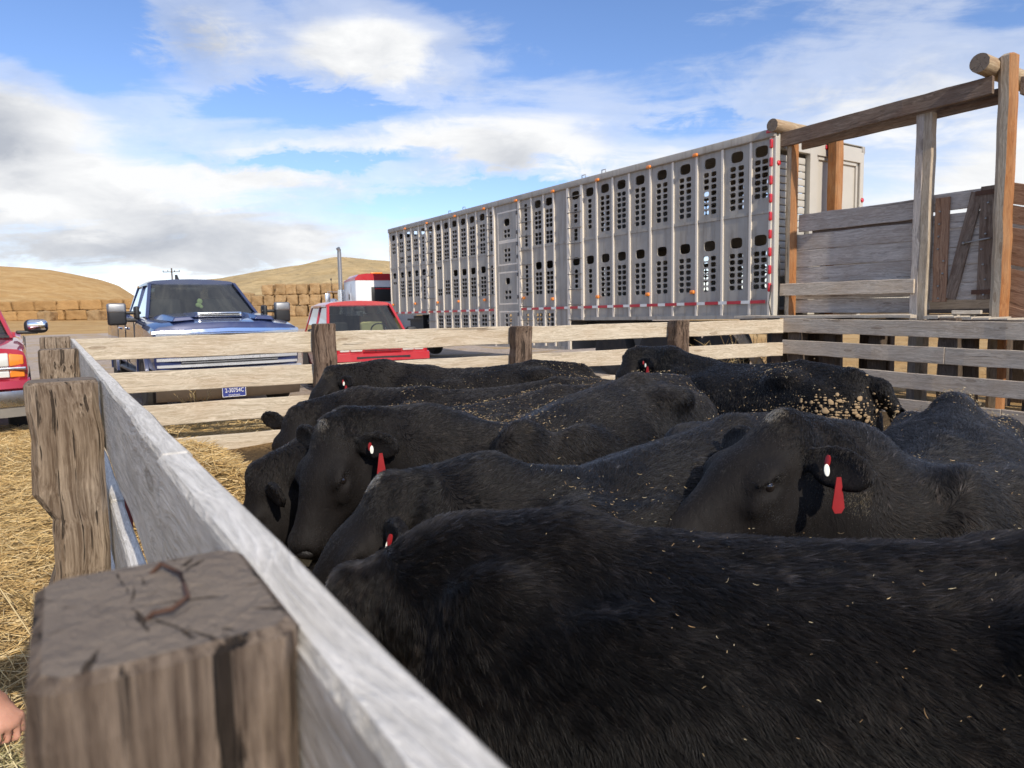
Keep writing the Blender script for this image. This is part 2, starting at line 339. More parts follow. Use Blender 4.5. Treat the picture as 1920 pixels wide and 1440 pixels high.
def end_grain():
    m, t, b = new_mat('log_end'); c = t.coord('Object'); s = t.node('ShaderNodeSeparateXYZ', ins={0: c})
    n = t.noise(c, 9., 4., .6); y2 = t.math('ADD', s.outputs[1], t.math('MULTIPLY', n, .02))
    r = t.math('SQRT', t.math('ADD', t.math('MULTIPLY', y2, y2), t.math('MULTIPLY', s.outputs[2], s.outputs[2])))
    ring = t.ramp(t.math('SINE', t.math('MULTIPLY', t.math('ADD', r, t.math('MULTIPLY', n, .03)), 420.)), [(.1, 0.), (.9, 1.)])
    a = t.math('ARCTAN2', y2, s.outputs[2]); rad = t.noise(t.node('ShaderNodeCombineXYZ', ins={0: t.math('MULTIPLY', a, 2.2), 1: t.math('MULTIPLY', r, 6.), 2: 0.}).outputs[0], 1.6, 5., .6)
    cr = t.ramp(rad, [(.385, 1.), (.41, 0.)])
    col = t.mix(t.math('MULTIPLY', ring, .10), (.215, .175, .14), (.155, .122, .095)); col = t.mix(t.ramp(n, [(.4, 0.), (.7, .6)]), col, (.15, .12, .10)); col = t.mix(t.math('MULTIPLY', cr, .9), col, (.05, .035, .025))
    t.put(b.inputs['Base Color'], col); b.inputs['Roughness'].default_value = .95; b.inputs['Specular IOR Level'].default_value = .1
    t.put(b.inputs['Normal'], t.bump(t.math('SUBTRACT', t.math('ADD', t.math('MULTIPLY', ring, .05), t.noise(c, 60., 5., .7)), t.math('MULTIPLY', cr, 1.6)), .8, .012)); return m
M['end'] = end_grain()
M['steel'] = plain('galvanised_steel', (.32, .32, .32), .45, .8, 0, .2, 14.)
M['iron'] = plain('rusted_iron', (.11, .055, .035), .8, .3, 0, .4, 30., .4)
M['redpost'] = plain('red_painted_steel', (.26, .05, .035), .6, 0, 0, .25, 12.)
M['hay'] = straw_mat('loose_hay', (.62, .45, .21), (.30, .19, .08), 0., 14., 1.)
M['bale'] = straw_mat('straw_bale', (.60, .37, .16), (.28, .15, .055), 5., 3.2, 1.)
M['bale_grey'] = straw_mat('weathered_straw_bale', (.50, .35, .19), (.27, .15, .06), 3., 3.2, 1.)
M['tint'] = tint_mat('dry_straw_stalk')
M['fur'] = fur_mat('cattle_hair')

# ------------------------------------------------------------------ boards and posts
def board(name, parent, p0, p1, h, t, mat, side=(0, 0, 1), ch=.006, jit=.002, step=.3, seed=None, end=None, faces=None, taper=None, flare=None):
    """timber from p0 to p1 (parent space); h along side, t across. local x runs along the grain."""
    r = random.Random(seed if seed is not None else int(rng.integers(1e9)))
    p0, p1 = Vector(p0), Vector(p1); L = (p1-p0).length; x = (p1-p0).normalized(); z = Vector(side); z = (z-x*z.dot(x)).normalized(); y = z.cross(x)
    n = max(2, int(L/step)+1); mb = MB(); rings = []
    for i in range(n+1):
        f = i/n; hh, tt, oy, oz = h, t, 0, 0
        if flare: a = flare(f); hh *= a[0]; tt *= a[1]; oy += a[2]; oz += a[3]
        oy += r.gauss(0, jit); oz += r.gauss(0, jit); hh += r.gauss(0, jit*1.2); tt += r.gauss(0, jit*.8)
        c = min(ch, hh*.3, tt*.3); c2 = c
        H, T = hh/2, tt/2
        ring = [(T, -H+c), (T, H-c), (T-c2, H), (-T+c2, H), (-T, H-c), (-T, -H+c), (-T+c2, -H), (T-c2, -H)]
        rings.append([(f*L, a+oy, b+oz) for a, b in ring])
    # chamfered ends
    def shrink(rg, dx, k): 
        cy = sum(p[1] for p in rg)/8; cz = sum(p[2] for p in rg)/8
        return [(p[0]+dx, cy+(p[1]-cy)*(1-k/max(t/2, .01)), cz+(p[2]-cz)*(1-k/max(h/2, .01))) for p in rg]
    first = shrink(rings[0], 0, ch*.6); last = shrink(rings[-1], 0, ch*.6)
    rings[0] = [(p[0]+ch*.5, p[1], p[2]) for p in rings[0]]; rings[-1] = [(p[0]-ch*.5, p[1], p[2]) for p in rings[-1]]
    rings = [first]+rings+[last]
    mb.loft(rings, caps=False)
    nf = len(mb.f); mb.m = [0]*nf
    mats = [mat]
    if faces:
        for k, mm in faces.items():
            if mm not in mats: mats.append(mm)
            for q in range(nf):
                if q % 8 == k: mb.m[q] = mats.index(mm)
    em = end or mat
    if em not in mats: mats.append(em)
    mb.f.append(tuple(range(7, -1, -1))); mb.f.append(tuple(range(len(mb.v)-8, len(mb.v)))); mb.m += [mats.index(em)]*2
    me = mb.mesh(name); o = link(name, me, mats, parent)
    o.matrix_local = Matrix(((x.x, y.x, z.x, p0.x), (x.y, y.y, z.y, p0.y), (x.z, y.z, z.z, p0.z), (0, 0, 0, 1)))
    return o

# ------------------------------------------------------------------ ground with hills
def interp(x, pts):
    xs, ys = zip(*pts); return np.interp(x, xs, ys)
U_ = np.array([-.535, .845]); N_ = np.array([.845, .535])          # left fence direction, into the pen
FC = np.array([-4.37, 7.13]); BD = np.array([.906, .423]); RC = FC+BD*9.54
def in_pen(x, y):
    a = (x-FC[0])*N_[0]+(y-FC[1])*N_[1]; b = (x-FC[0])*(.423)+(y-FC[1])*(-.906); c = (RC[0]-x)*.845+(RC[1]-y)*.535
    return np.minimum(np.minimum(a, b), c)
def px_az(px): return math.atan((px-960)/1332)
HILL1 = [(-900, 505), (-400, 500), (-100, 499), (0, 503), (60, 506), (110, 510), (150, 517), (200, 527), (232, 537), (262, 556), (300, 580), (340, 600)]
HILL2 = [(150, 590), (250, 560), (330, 540), (395, 525), (430, 518), (480, 508), (530, 501), (560, 497), (600, 491), (640, 485), (690, 484), (733, 486), (800, 493), (900, 515), (1000, 545), (1100, 575), (1150, 590)]
def crest(pts, az, rad):
    px = np.tan(np.clip(az, -1.2, 1.2))*1332+960; y = interp(px, pts); hor = 589.3-.0204*(px-960)
    return np.maximum((hor-y)/1332*rad*np.cos(az), -1.5)
def ground_z(x, y):
    r = np.hypot(x, y); az = np.arctan2(x, y)
    u = -.34*x+.94*y; base = .1*np.clip((u-5.5)/3., 0, 1)+.0285*np.clip(u-26, 0, 95)*(y > 0)
    ip = in_pen(x, y); base = np.where(ip > -.05, np.minimum(base, -.21+.03*np.sin(x*3.1+y)*np.sin(y*2.7)), base)
    base = base+.012*np.sin(x*2.3+1)*np.sin(y*1.9)+.02*np.sin(x*.7)*np.sin(y*.6)
    front = (y > 0) & (np.abs(az) < 1.25)
    s1 = np.clip((r-96)/(190-96), 0, 1); s1 = s1*s1*(3-2*s1); b1 = np.clip((r-190)/160, 0, 1)
    h1 = np.where(front, s1*(crest(HILL1, az, 190)+1.45)*(1-b1*.75), 0)
    s2 = np.clip((r-210)/(470-210), 0, 1); s2 = s2**1.3; b2 = np.clip((r-470)/500, 0, 1)
    h2 = np.where(front, s2*(crest(HILL2, az, 470)+1.45)*(1-b2*.6), 0)
    ro = np.sin(x*.05+np.sin(y*.043)*2)*np.sin(y*.06+np.sin(x*.03))*.8+np.sin(x*.13+y*.07)*np.sin(y*.11-x*.05)*.4
    h1 = np.where(h1 > 0, h1+ro*.35*np.clip((r-100)/60, 0, 1), h1); h2 = np.where(h2 > 0, h2+ro*1.3*np.clip((r-240)/100, 0, 1)*np.clip(h2/10, 0, 1), h2)
    return np.maximum(base, np.maximum(h1, h2)), h1, h2
def make_ground():
    azs = np.concatenate([np.linspace(-math.pi, -.95, 40)[:-1], np.linspace(-.95, .95, 330), np.linspace(.95, math.pi, 40)[1:-1]])
    rs = np.concatenate([np.linspace(.15, 14, 110), np.geomspace(14.2, 200, 110), np.geomspace(204, 3000, 70)])
    A, Rr = np.meshgrid(azs, rs, indexing='ij'); x, y = Rr*np.sin(A), Rr*np.cos(A); z, h1, h2 = ground_z(x, y)
    na, nr = A.shape; V = np.stack([x, y, z], -1).reshape(-1, 3); V = np.vstack([V, [[0, 0, 0]]])
    i, j = np.meshgrid(np.arange(na), np.arange(nr-1), indexing='ij'); i2 = (i+1) % na
    Q = np.stack([i*nr+j, i*nr+j+1, i2*nr+j+1, i2*nr+j], -1).reshape(-1, 4)
    me = grid_mesh('ground', V, Q[:, ::-1])
    zone = np.zeros((len(V), 4), np.float32); zone[:, 3] = 1
    u = -.34*x+.94*y
    grav = np.clip((u-9.5)/2.5, 0, 1)*np.clip((52-u)/4., 0, 1)*np.clip((in_pen(x, y) < -1.5).astype(float), 0, 1)*np.clip((3.+x*-1+y*.2), 0, 1)
    zone[:-1, 0] = grav.ravel(); zone[:-1, 1] = np.clip((h2-np.maximum(h1, 3))/3., 0, 1).ravel(); zone[:-1, 2] = np.clip((in_pen(x, y)+.1)/.1, 0, 1).ravel()
    a = me.attributes.new('zone', 'FLOAT_COLOR', 'POINT'); a.data.foreach_set('color', zone.ravel())
    m, t, b = new_mat('ground'); c = t.coord('Object'); cg = c; zn = t.node('ShaderNodeAttribute', attribute_name='zone'); zs = t.node('ShaderNodeSeparateColor', ins={0: zn.outputs['Color']})
    nf = t.noise(c, 22., 8., .75, .6); nm = t.noise(c, 1.1, 7., .65, .4); nl = t.noise(c, .05, 8., .62, .3); nh = t.noise(t.mapping(c, (1, 1, .3)), .35, 8., .7, .6)
    straw = t.mix(t.ramp(nf, [(.32, 0.), (.66, 1.)]), (.42, .27, .115), (.70, .49, .245)); straw = t.mix(t.math('MULTIPLY', t.ramp(nm, [(.42, 0.), (.62, 1.)]), .5), straw, (.50, .33, .15))
    straw = t.mix(t.math('MULTIPLY', t.ramp(nh, [(.40, 0.), (.62, 1.)]), .5), straw, (.46, .25, .08))
    gcol = t.mix(t.ramp(t.noise(c, 9., 9., .8), [(.35, 0.), (.65, 1.)]), (.36, .29, .235), (.60, .50, .42)); gcol = t.mix(t.ramp(t.noise(c, .55, 8., .7, .4), [(.50, 0.), (.60, .75)]), gcol, (.46, .32, .16))
    nh2 = t.noise(t.mapping(c, (1, 1, 2.5)), .09, 9., .72, 1.2); nf2 = t.noise(t.mapping(c, (.5, 1, 3)), .5, 6., .7, .5)
    straw = t.mix(t.math('MULTIPLY', t.ramp(nf2, [(.42, 0.), (.60, 1.)]), .45), straw, (.38, .20, .065)); straw = t.mix(t.math('MULTIPLY', t.ramp(nh2, [(.50, 0.), (.62, 1.)]), .35), straw, (.72, .50, .24))
    far = t.mix(t.ramp(nh2, [(.38, 0.), (.62, 1.)]), (.40, .28, .13), (.62, .46, .24)); far = t.mix(t.math('MULTIPLY', t.ramp(nl, [(.42, 0.), (.62, 1.)]), .6), far, (.36, .28, .16))
    far = t.mix(t.ramp(t.noise(c, .22, 6., .75), [(.57, 0.), (.64, .75)]), far, (.17, .14, .08))
    pen = t.mix(t.ramp(nf, [(.35, 0.), (.65, 1.)]), (.05, .035, .022), (.17, .115, .06))
    gm = t.ramp(t.math('ADD', zs.outputs[0], t.math('MULTIPLY', t.math('SUBTRACT', nm, .5), .9)), [(.42, 0.), (.58, 1.)])
    col = t.mix(zs.outputs[1], straw, far); col = t.mix(t.math('MULTIPLY', gm, t.math('GREATER_THAN', zs.outputs[0], .01)), col, gcol); col = t.mix(zs.outputs[2], col, pen)
    t.put(b.inputs['Base Color'], col); b.inputs['Roughness'].default_value = .95; b.inputs['Specular IOR Level'].default_value = .1
    bn = t.node('ShaderNodeBump', ins={'Strength': .55, 'Distance': .8, 'Height': t.math('ADD', nh, t.math('MULTIPLY', nh2, 2.)), 'Normal': t.bump(t.math('ADD', nf, t.math('MULTIPLY', nm, 1.5)), .7, .05)}); t.put(b.inputs['Normal'], bn.outputs[0])
    o = link('ground', me, m); tag(o, 'wide straw covered farm ground with gravel yard and bare hills', None, None, 'structure')
make_ground()
def gz(x, y): return float(ground_z(np.array([x]), np.array([y]))[0][0])

# ------------------------------------------------------------------ fences
TOPS = [1.29, .93, .57, .20]; RH = .215
P0 = np.array([-.142, .461])
def lf(s, off=0., z=0.): p = P0+U_*s-N_*off; return Vector((p[0], p[1], z))
fl = empty('rail_fence', lf(3.5), 0, 'bleached grey board fence running from the foreground to the far left corner', 'fence', 'board fences around the cattle pen')
def rel(p, e): return Vector(p)-e.location
W_, WE = M['rail_white'], M['rail_white_lit_top']
for k, zt in enumerate(TOPS):
    cuts = [-1.4, .475, 4.55, 8.28] if k == 0 else [-1.4, 1.9, 4.6, 8.28]
    for i in range(3):
        th = .038 if (k == 0 and i == 0) else .036
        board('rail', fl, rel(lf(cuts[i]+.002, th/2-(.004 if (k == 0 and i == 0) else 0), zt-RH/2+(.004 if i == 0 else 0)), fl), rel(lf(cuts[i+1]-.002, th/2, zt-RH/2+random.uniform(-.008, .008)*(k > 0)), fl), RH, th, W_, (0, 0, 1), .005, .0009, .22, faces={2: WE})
def post2(f):   # the damaged post: a chip is missing low on its outer side
    z = f*1.7
    if z < 1.10: return (.90, .93, .0, 0)
    if z < 1.34: return (.96, .78, .018, 0)
    return (1, 1, 0, 0)
for s, sz, zt, m, fl_ in ((-.05, (.15, .114), 1.30, M['post_dark'], None), (1.93, (.17, .175), 1.29, M['post_grey'], post2), (4.58, (.2, .2), 1.30, M['post_grey'], None), (7.75, (.25, .25), 1.325, M['post_grey'], None)):
    off = (.0345 if s < 0 else .040)+sz[1]/2+.003
    p = board('post', fl, rel(lf(s, off, -.4), fl), rel(lf(s-.0, off, zt), fl), sz[0], sz[1], m, (U_[0], U_[1], 0), .016 if s > 0 else .009, .003 if s > 0 else .0016, .08 if s > 0 else .03, end=M['end'], flare=fl_)
    if s == -.05:
        st = MB(); c = STAPLE
        st.tube([(1.70+(.0045 if 0 < i < 7 else -.01), a, b) for i, (a, b) in enumerate(c)], .0014, 6); s_ = st.build('staple', M['iron'], p, True)
fb = empty('rail_fence', (FC[0]+BD[0]*4.7, FC[1]+BD[1]*4.7, 0), 0, 'pale sunlit board fence across the back of the pen in front of the parked vehicles', 'fence', 'board fences around the cattle pen')
def bf(t, off=0., z=0.): return Vector((FC[0]+BD[0]*t+.423*off, FC[1]+BD[1]*t-.906*off, z))
bpost = [2.43, 4.9, 7.4]
for k, zt in enumerate(TOPS):
    cuts = [0.]+[b+random.uniform(-.05, .05) for b in bpost]+[9.54]
    for i in range(4):
        z0 = zt-RH/2; board('rail', fb, rel(bf(cuts[i]+.003, -.02, z0+random.uniform(-.006, .006)), fb), rel(bf(cuts[i+1]-.003, -.02, z0+random.uniform(-.006, .006)), fb), RH+random.uniform(-.008, .012), .042, M['rail_pale'], (0, 0, 1), .006, .0025, .25)
for t_, zt in zip(bpost, (1.39, 1.30, 1.32)):
    board('post', fb, rel(bf(t_, .115, -.5), fb), rel(bf(t_+random.uniform(-.01, .01), .115, zt), fb), .235, .225, M['post_brown'], (BD[0], BD[1], 0), .02, .004, .1, end=M['end'])
fr = empty('rail_fence', (RC[0]+.535*3, RC[1]-.845*3, 0), 0, 'grey board fence on the right side of the pen below the loading chute', 'fence', 'board fences around the cattle pen')
def rf(s, off=0., z=0.): return Vector((RC[0]+.535*s-.845*off, RC[1]-.845*s-.535*off, z))
for k, (zt, sl_) in enumerate(((1.30, -.0195), (.965, -.022), (.60, -.020), (.235, -.018))):
    cuts = [(-.02, 4.8, 8.), (-.02, 2.42, 6.2, 8.), (.30, 4.75, 8.), (-.02, 3.1, 8.)][k]
    for i in range(len(cuts)-1):
        f = lambda s: zt+sl_*s-RH/2
        board('rail', fr, rel(rf(cuts[i]+.003, -.02, f(cuts[i])), fr), rel(rf(cuts[i+1]-.003, -.02, f(cuts[i+1])), fr), RH, .042, M['rail_grey'], (0, 0, 1), .006, .0025, .25)
for s in (.16, 2.42, 4.8, 7.2):
    board('post', fr, rel(rf(s, -.15, -.5), fr), rel(rf(s, -.15, 1.34-.02*s if s > 1 else 1.24), fr), .24, .2, M['under'], (.535, -.845, 0), .02, .004, .12, end=M['end'])
rp = board('steel_post', None, (-1.36, 2.42, -.3), (-1.36, 2.42, .86), .05, .05, M['redpost'], (U_[0], U_[1], 0), .004, .0004, .3)
tag(rp, 'dark red steel post standing behind the chipped grey fence post', 'post')

# ------------------------------------------------------------------ loading chute
CD = Vector((.5614, -.8275, 0)); P1 = Vector((4.582, 11.845, 0))
ch = empty('loading_chute', P1, math.atan2(CD.y, CD.x), 'tall weathered timber loading chute with plank catwalk behind the stock trailer', 'loading chute')
Z = (0, 0, 1); Xc = (1, 0, 0)
OR = {4: M['orange'], 0: M['orange']}
g0, gp, gd, rd = M['chute_grey'], M['chute_pale'], M['chute_dark'], M['chute_red']
# local x runs away from the trailer, y across the chute. side face towards +x is stained orange
board('post', ch, (0, .09, 0), (0, .085, 4.33), .17, .17, gp, Xc, .05, .003, .3, faces={2: M['orange'], 1: M['orange']}, end=M['end'])
board('post', ch, (2.02, .09, 0), (2.04, .09, 4.1), .11, .13, g0, Xc, .008, .003, .3, end=M['end'])
board('post', ch, (2.135, .095, 0), (2.145, .095, 4.1), .115, .14, gp, Xc, .008, .003, .3, end=M['end'])
board('post', ch, (3.1, .09, 0), (3.08, .085, 4.6), .2, .19, gp, Xc, .06, .004, .3, faces={2: M['orange'], 1: M['orange']}, end=M['end'])
for x in (0., 3.1, 6.0): board('post', ch, (x, 1.32, 0), (x, 1.31, 4.33 if x < 6 else 3.2), .2, .2, M['orange'], Xc, .03, .004, .3, end=M['end'])
board('post', ch, (6.0, .09, -.2), (6.0, .085, 3.0), .2, .19, gp, Xc, .025, .005, .3, faces={2: M['orange']}, end=M['end'])
def log(p0, p1, r):
    mb = MB(); p0, p1 = Vector(p0), Vector(p1); n = 9; L = (p1-p0).length; rr = []
    for i in range(n+1):
        a = r*(1+random.uniform(-.04, .04)); rr.append([(L*i/n, a*math.cos(2*math.pi*k/20)*(1+.03*math.sin(3*k)), a*math.sin(2*math.pi*k/20)) for k in range(20)])
    mb.loft(rr, caps=False); mb.m = [0]*len(mb.f); mb.f += [tuple(range(19, -1, -1)), tuple(range(n*20, n*20+20))]; mb.m += [1, 1]
    o = link('log', mb.mesh('log'), [M['log'], M['end']], ch, False); o.data.shade_smooth(); o.data.set_sharp_from_angle(angle=R(40))
    x = (p1-p0).normalized(); z = Vector((0, 0, 1)); y = z.cross(x); o.matrix_local = Matrix(((x.x, y.x, z.x, p0.x), (x.y, y.y, z.y, p0.y), (x.z, y.z, z.z, p0.z), (0, 0, 0, 1)))
log((-.13, -.28, 4.40), (-.13, 1.55, 4.40), .105); log((2.9, -.30, 4.48), (2.9, 1.9, 4.42), .12)
board('beam', ch, (-.14, -.035, 4.19), (2.96, -.035, 4.24), .23, .06, gd, Z, .008, .003, .3)
board('beam', ch, (.09, .21, 4.12), (2.98, .21, 4.14), .2, .05, gd, Z, .008, .003, .3)
board('beam', ch, (3.2, .18, 4.2), (3.2, .7, 4.2), .22, .05, gd, Z, .008, .003, .3)
zz = [2.98, 2.70, 2.655, 2.40, 2.395, 2.13, 2.122, 1.86, 1.853, 1.60, 1.595, 1.38]
for i in range(6):
    top, bot = zz[2*i], zz[2*i+1]
    board('board', ch, (.02 if i else .08, .19+.004*(i % 2), (top+bot)/2), (2.0, .19, (top+bot)/2-.02), top-bot, .04, g0, Z, .005, .003, .3)
board('board', ch, (.3, .235, 2.62), (1.98, .235, 2.60), .2, .04, gd, Z, .005, .003, .3)
board('board', ch, (-.14, -.022, 1.765), (2.06, -.025, 1.735), .2, .042, M['rail_grey'], Z, .006, .003, .3)
for i in range(5):    # far wall of the chute
    board('board', ch, (.1, 1.19, 2.55-.27*i), (3.0, 1.19, 2.53-.27*i), .25, .04, g0, Z, .005, .003, .4)
# gate in the near wall
gate = empty('gate', (0, 0, 0)); gate.parent = ch
for i, zc in enumerate((2.87, 2.60, 2.36, 2.12, 1.88, 1.64)):
    board('board', gate, (2.17, .16, zc), (2.98, .16, zc-.005), (.235, .20, .235, .235, .235, .235)[i], .035, g0, Z, .005, .002, .3)
board('board', gate, (2.335, .118, 1.50), (2.335, .118, 2.93), .185, .04, rd, Xc, .005, .002, .3)
board('board', gate, (2.90, .118, 1.52), (2.90, .118, 3.0), .175, .04, gd, Xc, .005, .002, .3)
board('board', gate, (2.47, .118, 1.54), (2.77, .118, 2.94), .15, .036, gd, Xc, .005, .002, .3)
hb = MB()
for (zc) in (1.62, 2.92): hb = MB(); hb.box((2.87, .093, zc), (.24, .008, .06)); hb.build('hinge', M['iron'], gate)
hb = MB()
for (xx, zc) in [(2.335+random.uniform(-.05, .05), 1.55+.17*i) for i in range(8)]+[(2.90+random.uniform(-.05, .05), 1.58+.2*i) for i in range(7)]: hb = MB(); hb.cyl((xx, .086, zc), (xx, .1, zc), .014, n=8); hb.build('bolt', M['steel'], gate, True)
hb = MB(); hb.tube([(2.63, .08, 2.28), (2.96, .078, 2.32)], .011); hb.tube([(2.63, .1, 2.26), (2.63, .07, 2.29)], .016); hb.build('latch_rod', M['steel'], gate, True)
# ramp wall past the last post
for i in range(7):
    zt = 2.98-.262*i-(.04 if i in (2, 4) else 0)
    board('board', ch, (3.06, .2, zt-.08), (5.9, .2, zt-.12-.85), .262 if i not in (1, 3) else .22, .04, rd, Z, .005, .003, .4)
# catwalk
for i, yy in enumerate((-.50, -.32, -.14)):
    board('deck_plank', ch, (-.6+.1*i, yy, 1.325), (2.3-.12*i, yy, 1.315), .17, .045, M['deck'], (0, 1, 0), .005, .002, .3)
for i in range(9):
    board('deck_plank', ch, (2.55+.2*i, -.56, 1.30-.012*i), (2.55+.2*i, .08, 1.30-.012*i), .185, .045, M['deck'], Xc, .005, .002, .3)
board('block', ch, (2.62, -.12, 1.355), (2.95, -.06, 1.355), .1, .05, M['deck'], (0, 1, 0), .006, .002, .2)
board('board', ch, (2.2, .12, 1.37), (3.0, .12, 1.37), .06, .05, M['under'], Z, .005, .002, .3)
for i in range(8): board('deck_plank', ch, (.05+.42*i, .23, 1.30), (.05+.42*i, 1.17, 1.30), .40, .045, M['under'], Xc, .005, .002, .4)
for yy, zc in ((-.54, 1.19), (.16, 1.17), (1.2, 1.17)): board('joist', ch, (-.5, yy, zc), (5.6, yy, zc-.05), .2, .06, M['under'], Z, .006, .003, .5)
for x in (.15, 1.05, 1.75, 2.95, 3.7, 4.9):
    for yy in ((-.38, .62, 1.18) if x not in (1.75,) else (-.38,)): board('support_post', ch, (x, yy, -.2), (x, yy, 1.10), .2, .17, M['under'], Xc, .015, .004, .4)
board('brace', ch, (-.2, -.1, .2), (-.9, -.15, 1.1), .18, .05, M['chute_pale'], Z, .006, .002, .4)

# ------------------------------------------------------------------ stock trailer
def alu_mat():
    m, t, b = new_mat('weathered_aluminium'); c = t.coord('Object'); n = t.noise(c, 3., 6., .65)
    col = t.mix(n, (.34, .315, .275), (.45, .42, .37)); st = t.noise(t.mapping(c, (7., 7., .55)), 1.4, 7., .7, .3)
    col = t.mix(t.math('MULTIPLY', t.ramp(st, [(.50, 0.), (.72, 1.)]), .6), col, (.17, .13, .09)); col = t.mix(t.math('MULTIPLY', t.ramp(t.noise(c, .9, 7., .7, .5), [(.52, 0.), (.70, 1.)]), .4), col, (.24, .215, .18))
    t.put(b.inputs['Base Color'], col); b.inputs['Metallic'].default_value = .2; t.put(b.inputs['Roughness'], t.math('ADD', .45, t.math('MULTIPLY', st, .25)))
    dn = t.noise(t.mapping(c, (1., 1., .6)), 1.6, 3., .5); t.put(b.inputs['Normal'], t.bump(t.math('ADD', t.math('MULTIPLY', dn, 1.5), t.math('MULTIPLY', n, .1)), .5, .05)); return m
M['alu'] = alu_mat()
M['alu_rib'] = plain('pale_aluminium_rib', (.78, .70, .59), .5, .25, 0, .08, 5.)
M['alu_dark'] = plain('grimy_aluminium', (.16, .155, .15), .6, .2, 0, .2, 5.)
M['alu_rear'] = plain('cream_grey_trailer_door', (.52, .49, .43), .5, .1, 0, .08, 4.)
M['amber'] = plain('amber_lens', (.85, .25, .03), .25, 0, .4, .1)
M['redlens'] = plain('red_lens', (.55, .02, .03), .25, 0, .4, .1)
M['redtape'] = plain('red_reflective_tape', (.50, .035, .045), .4, 0, 0, .1)
M['whitetape'] = plain('white_reflective_tape', (.78, .77, .74), .4, 0, 0, .05)
M['rubber'] = plain('tyre_rubber', (.022, .022, .022), .8, 0, 0, .3, 20., .2, dirt=(.10, .085, .065), dirt_amt=.4)
M['rim'] = plain('dusty_steel_rim', (.55, .50, .44), .5, .3, 0, .12, 8., dirt=(.3, .24, .18), dirt_amt=.5)
M['black'] = plain('black_plastic', (.018, .018, .019), .5, 0, 0, .2, 10.)
M['dark'] = plain('dark_interior', (.03, .03, .032), .8, 0, 0, .2, 6.)
M['chrome'] = plain('chrome', (.80, .81, .83), .08, 1., 0, .02, 3., dirt=(.6, .57, .52), dirt_amt=.35)
M['chrome2'] = plain('bright_bumper_chrome', (.78, .78, .78), .2, .6, .3, .04, 3., dirt=(.5, .46, .40), dirt_amt=.3)
M['whitepaint'] = plain('white_paint', (.72, .73, .74), .3, 0, .5, .03, 3., dirt=(.55, .53, .49), dirt_amt=.3)
M['redpaint'] = plain('red_paint', (.46, .012, .022), .3, 0, .8, .04, 3., dirt=(.42, .05, .05), dirt_amt=.2)
M['crimson'] = plain('crimson_paint', (.40, .010, .032), .28, .1, .9, .04, 3., dirt=(.36, .06, .06), dirt_amt=.2)
M['navy'] = plain('navy_paint', (.012, .024, .10), .30, .15, 1., .05, 3., dirt=(.055, .07, .11), dirt_amt=.35)
M['glass'] = glass_mat('windscreen_glass', (.62, .68, .68), .22)
M['tintglass'] = glass_mat('tinted_glass', (.25, .27, .28), .55)
M['lamp'] = plain('headlamp_lens', (.74, .74, .68), .12, .15, .9, .08, 20.)
M['mudbrown'] = plain('muddy_brown_plastic', (.10, .075, .055), .7, 0, 0, .3, 6.)

def holes_plate(mb, x0, x1, z0, z1, holes, y=0.):
    """sheet from (x0,z0) to (x1,z1) in the plane y with rounded openings (cx, cz, w, h)"""
    rows = {}
    for h in holes: rows.setdefault(round(h[1], 3), []).append(h)
    zs = sorted(rows); lim = [z0]
    for i, zc in enumerate(zs):
        hh = max(h[3] for h in rows[zc])/2
        lo = zc-hh-.018
        if i: 
            ph = max(h[3] for h in rows[zs[i-1]])/2; plo = zs[i-1]+ph
            lo = (plo+zc-hh)/2
            if zc-hh-plo > .08: lim += [plo+.018, zc-hh-.018]; continue_ = True
            else: lim += [lo, lo]
        else: lim += [lo]
    # bands
    def quad(a, b, c, d): mb.add([(a, y, c), (b, y, c), (b, y, d), (a, y, d)], [(0, 1, 2, 3)])
    prev = z0
    for i, zc in enumerate(zs):
        hh = max(h[3] for h in rows[zc])/2
        lo = prev if False else max(z0, zc-hh-.018); hi = min(z1, zc+hh+.018)
        if i and zc-hh-.018 < prev: lo = prev
        if lo > prev+1e-6: quad(x0, x1, prev, lo)
        if i+1 < len(zs):
            nh = zs[i+1]-max(h[3] for h in rows[zs[i+1]])/2
            if nh-.018 < hi: hi = (zc+hh+nh)/2
        hs = sorted(rows[zc]); xs = [x0]+[(hs[k][0]+hs[k+1][0])/2 for k in range(len(hs)-1)]+[x1]
        for k, (cx, cz, w_, h_) in enumerate(hs):
            a, b = xs[k], xs[k+1]
            a2, b2 = max(a, cx-w_/2-.03), min(b, cx+w_/2+.03)
            if a2 > a+1e-6: quad(a, a2, lo, hi)
            if b2 < b-1e-6: quad(b2, b, lo, hi)
            per = []
            for (p, q) in (((b2, lo), (b2, hi)), ((b2, hi), (a2, hi)), ((a2, hi), (a2, lo)), ((a2, lo), (b2, lo))):
                for f in (0, .25, .5, .75): per.append((p[0]+(q[0]-p[0])*f, p[1]+(q[1]-p[1])*f))
            ins = []
            for j, (px_, pz_) in enumerate(per):
                t_ = -math.pi/4+2*math.pi*j/16; c_, s_ = math.cos(t_), math.sin(t_); e_ = 2/3.4
                ins.append((cx+w_/2*math.copysign(abs(c_)**e_, c_), cz+h_/2*math.copysign(abs(s_)**e_, s_)))
            o = len(mb.v)
            mb.add([(p[0], y, p[1]) for p in per+ins], [(j, (j+1) % 16, 16+(j+1) % 16, 16+j) for j in range(16)])
        prev = hi
    if prev < z1-1e-6: quad(x0, x1, prev, z1)

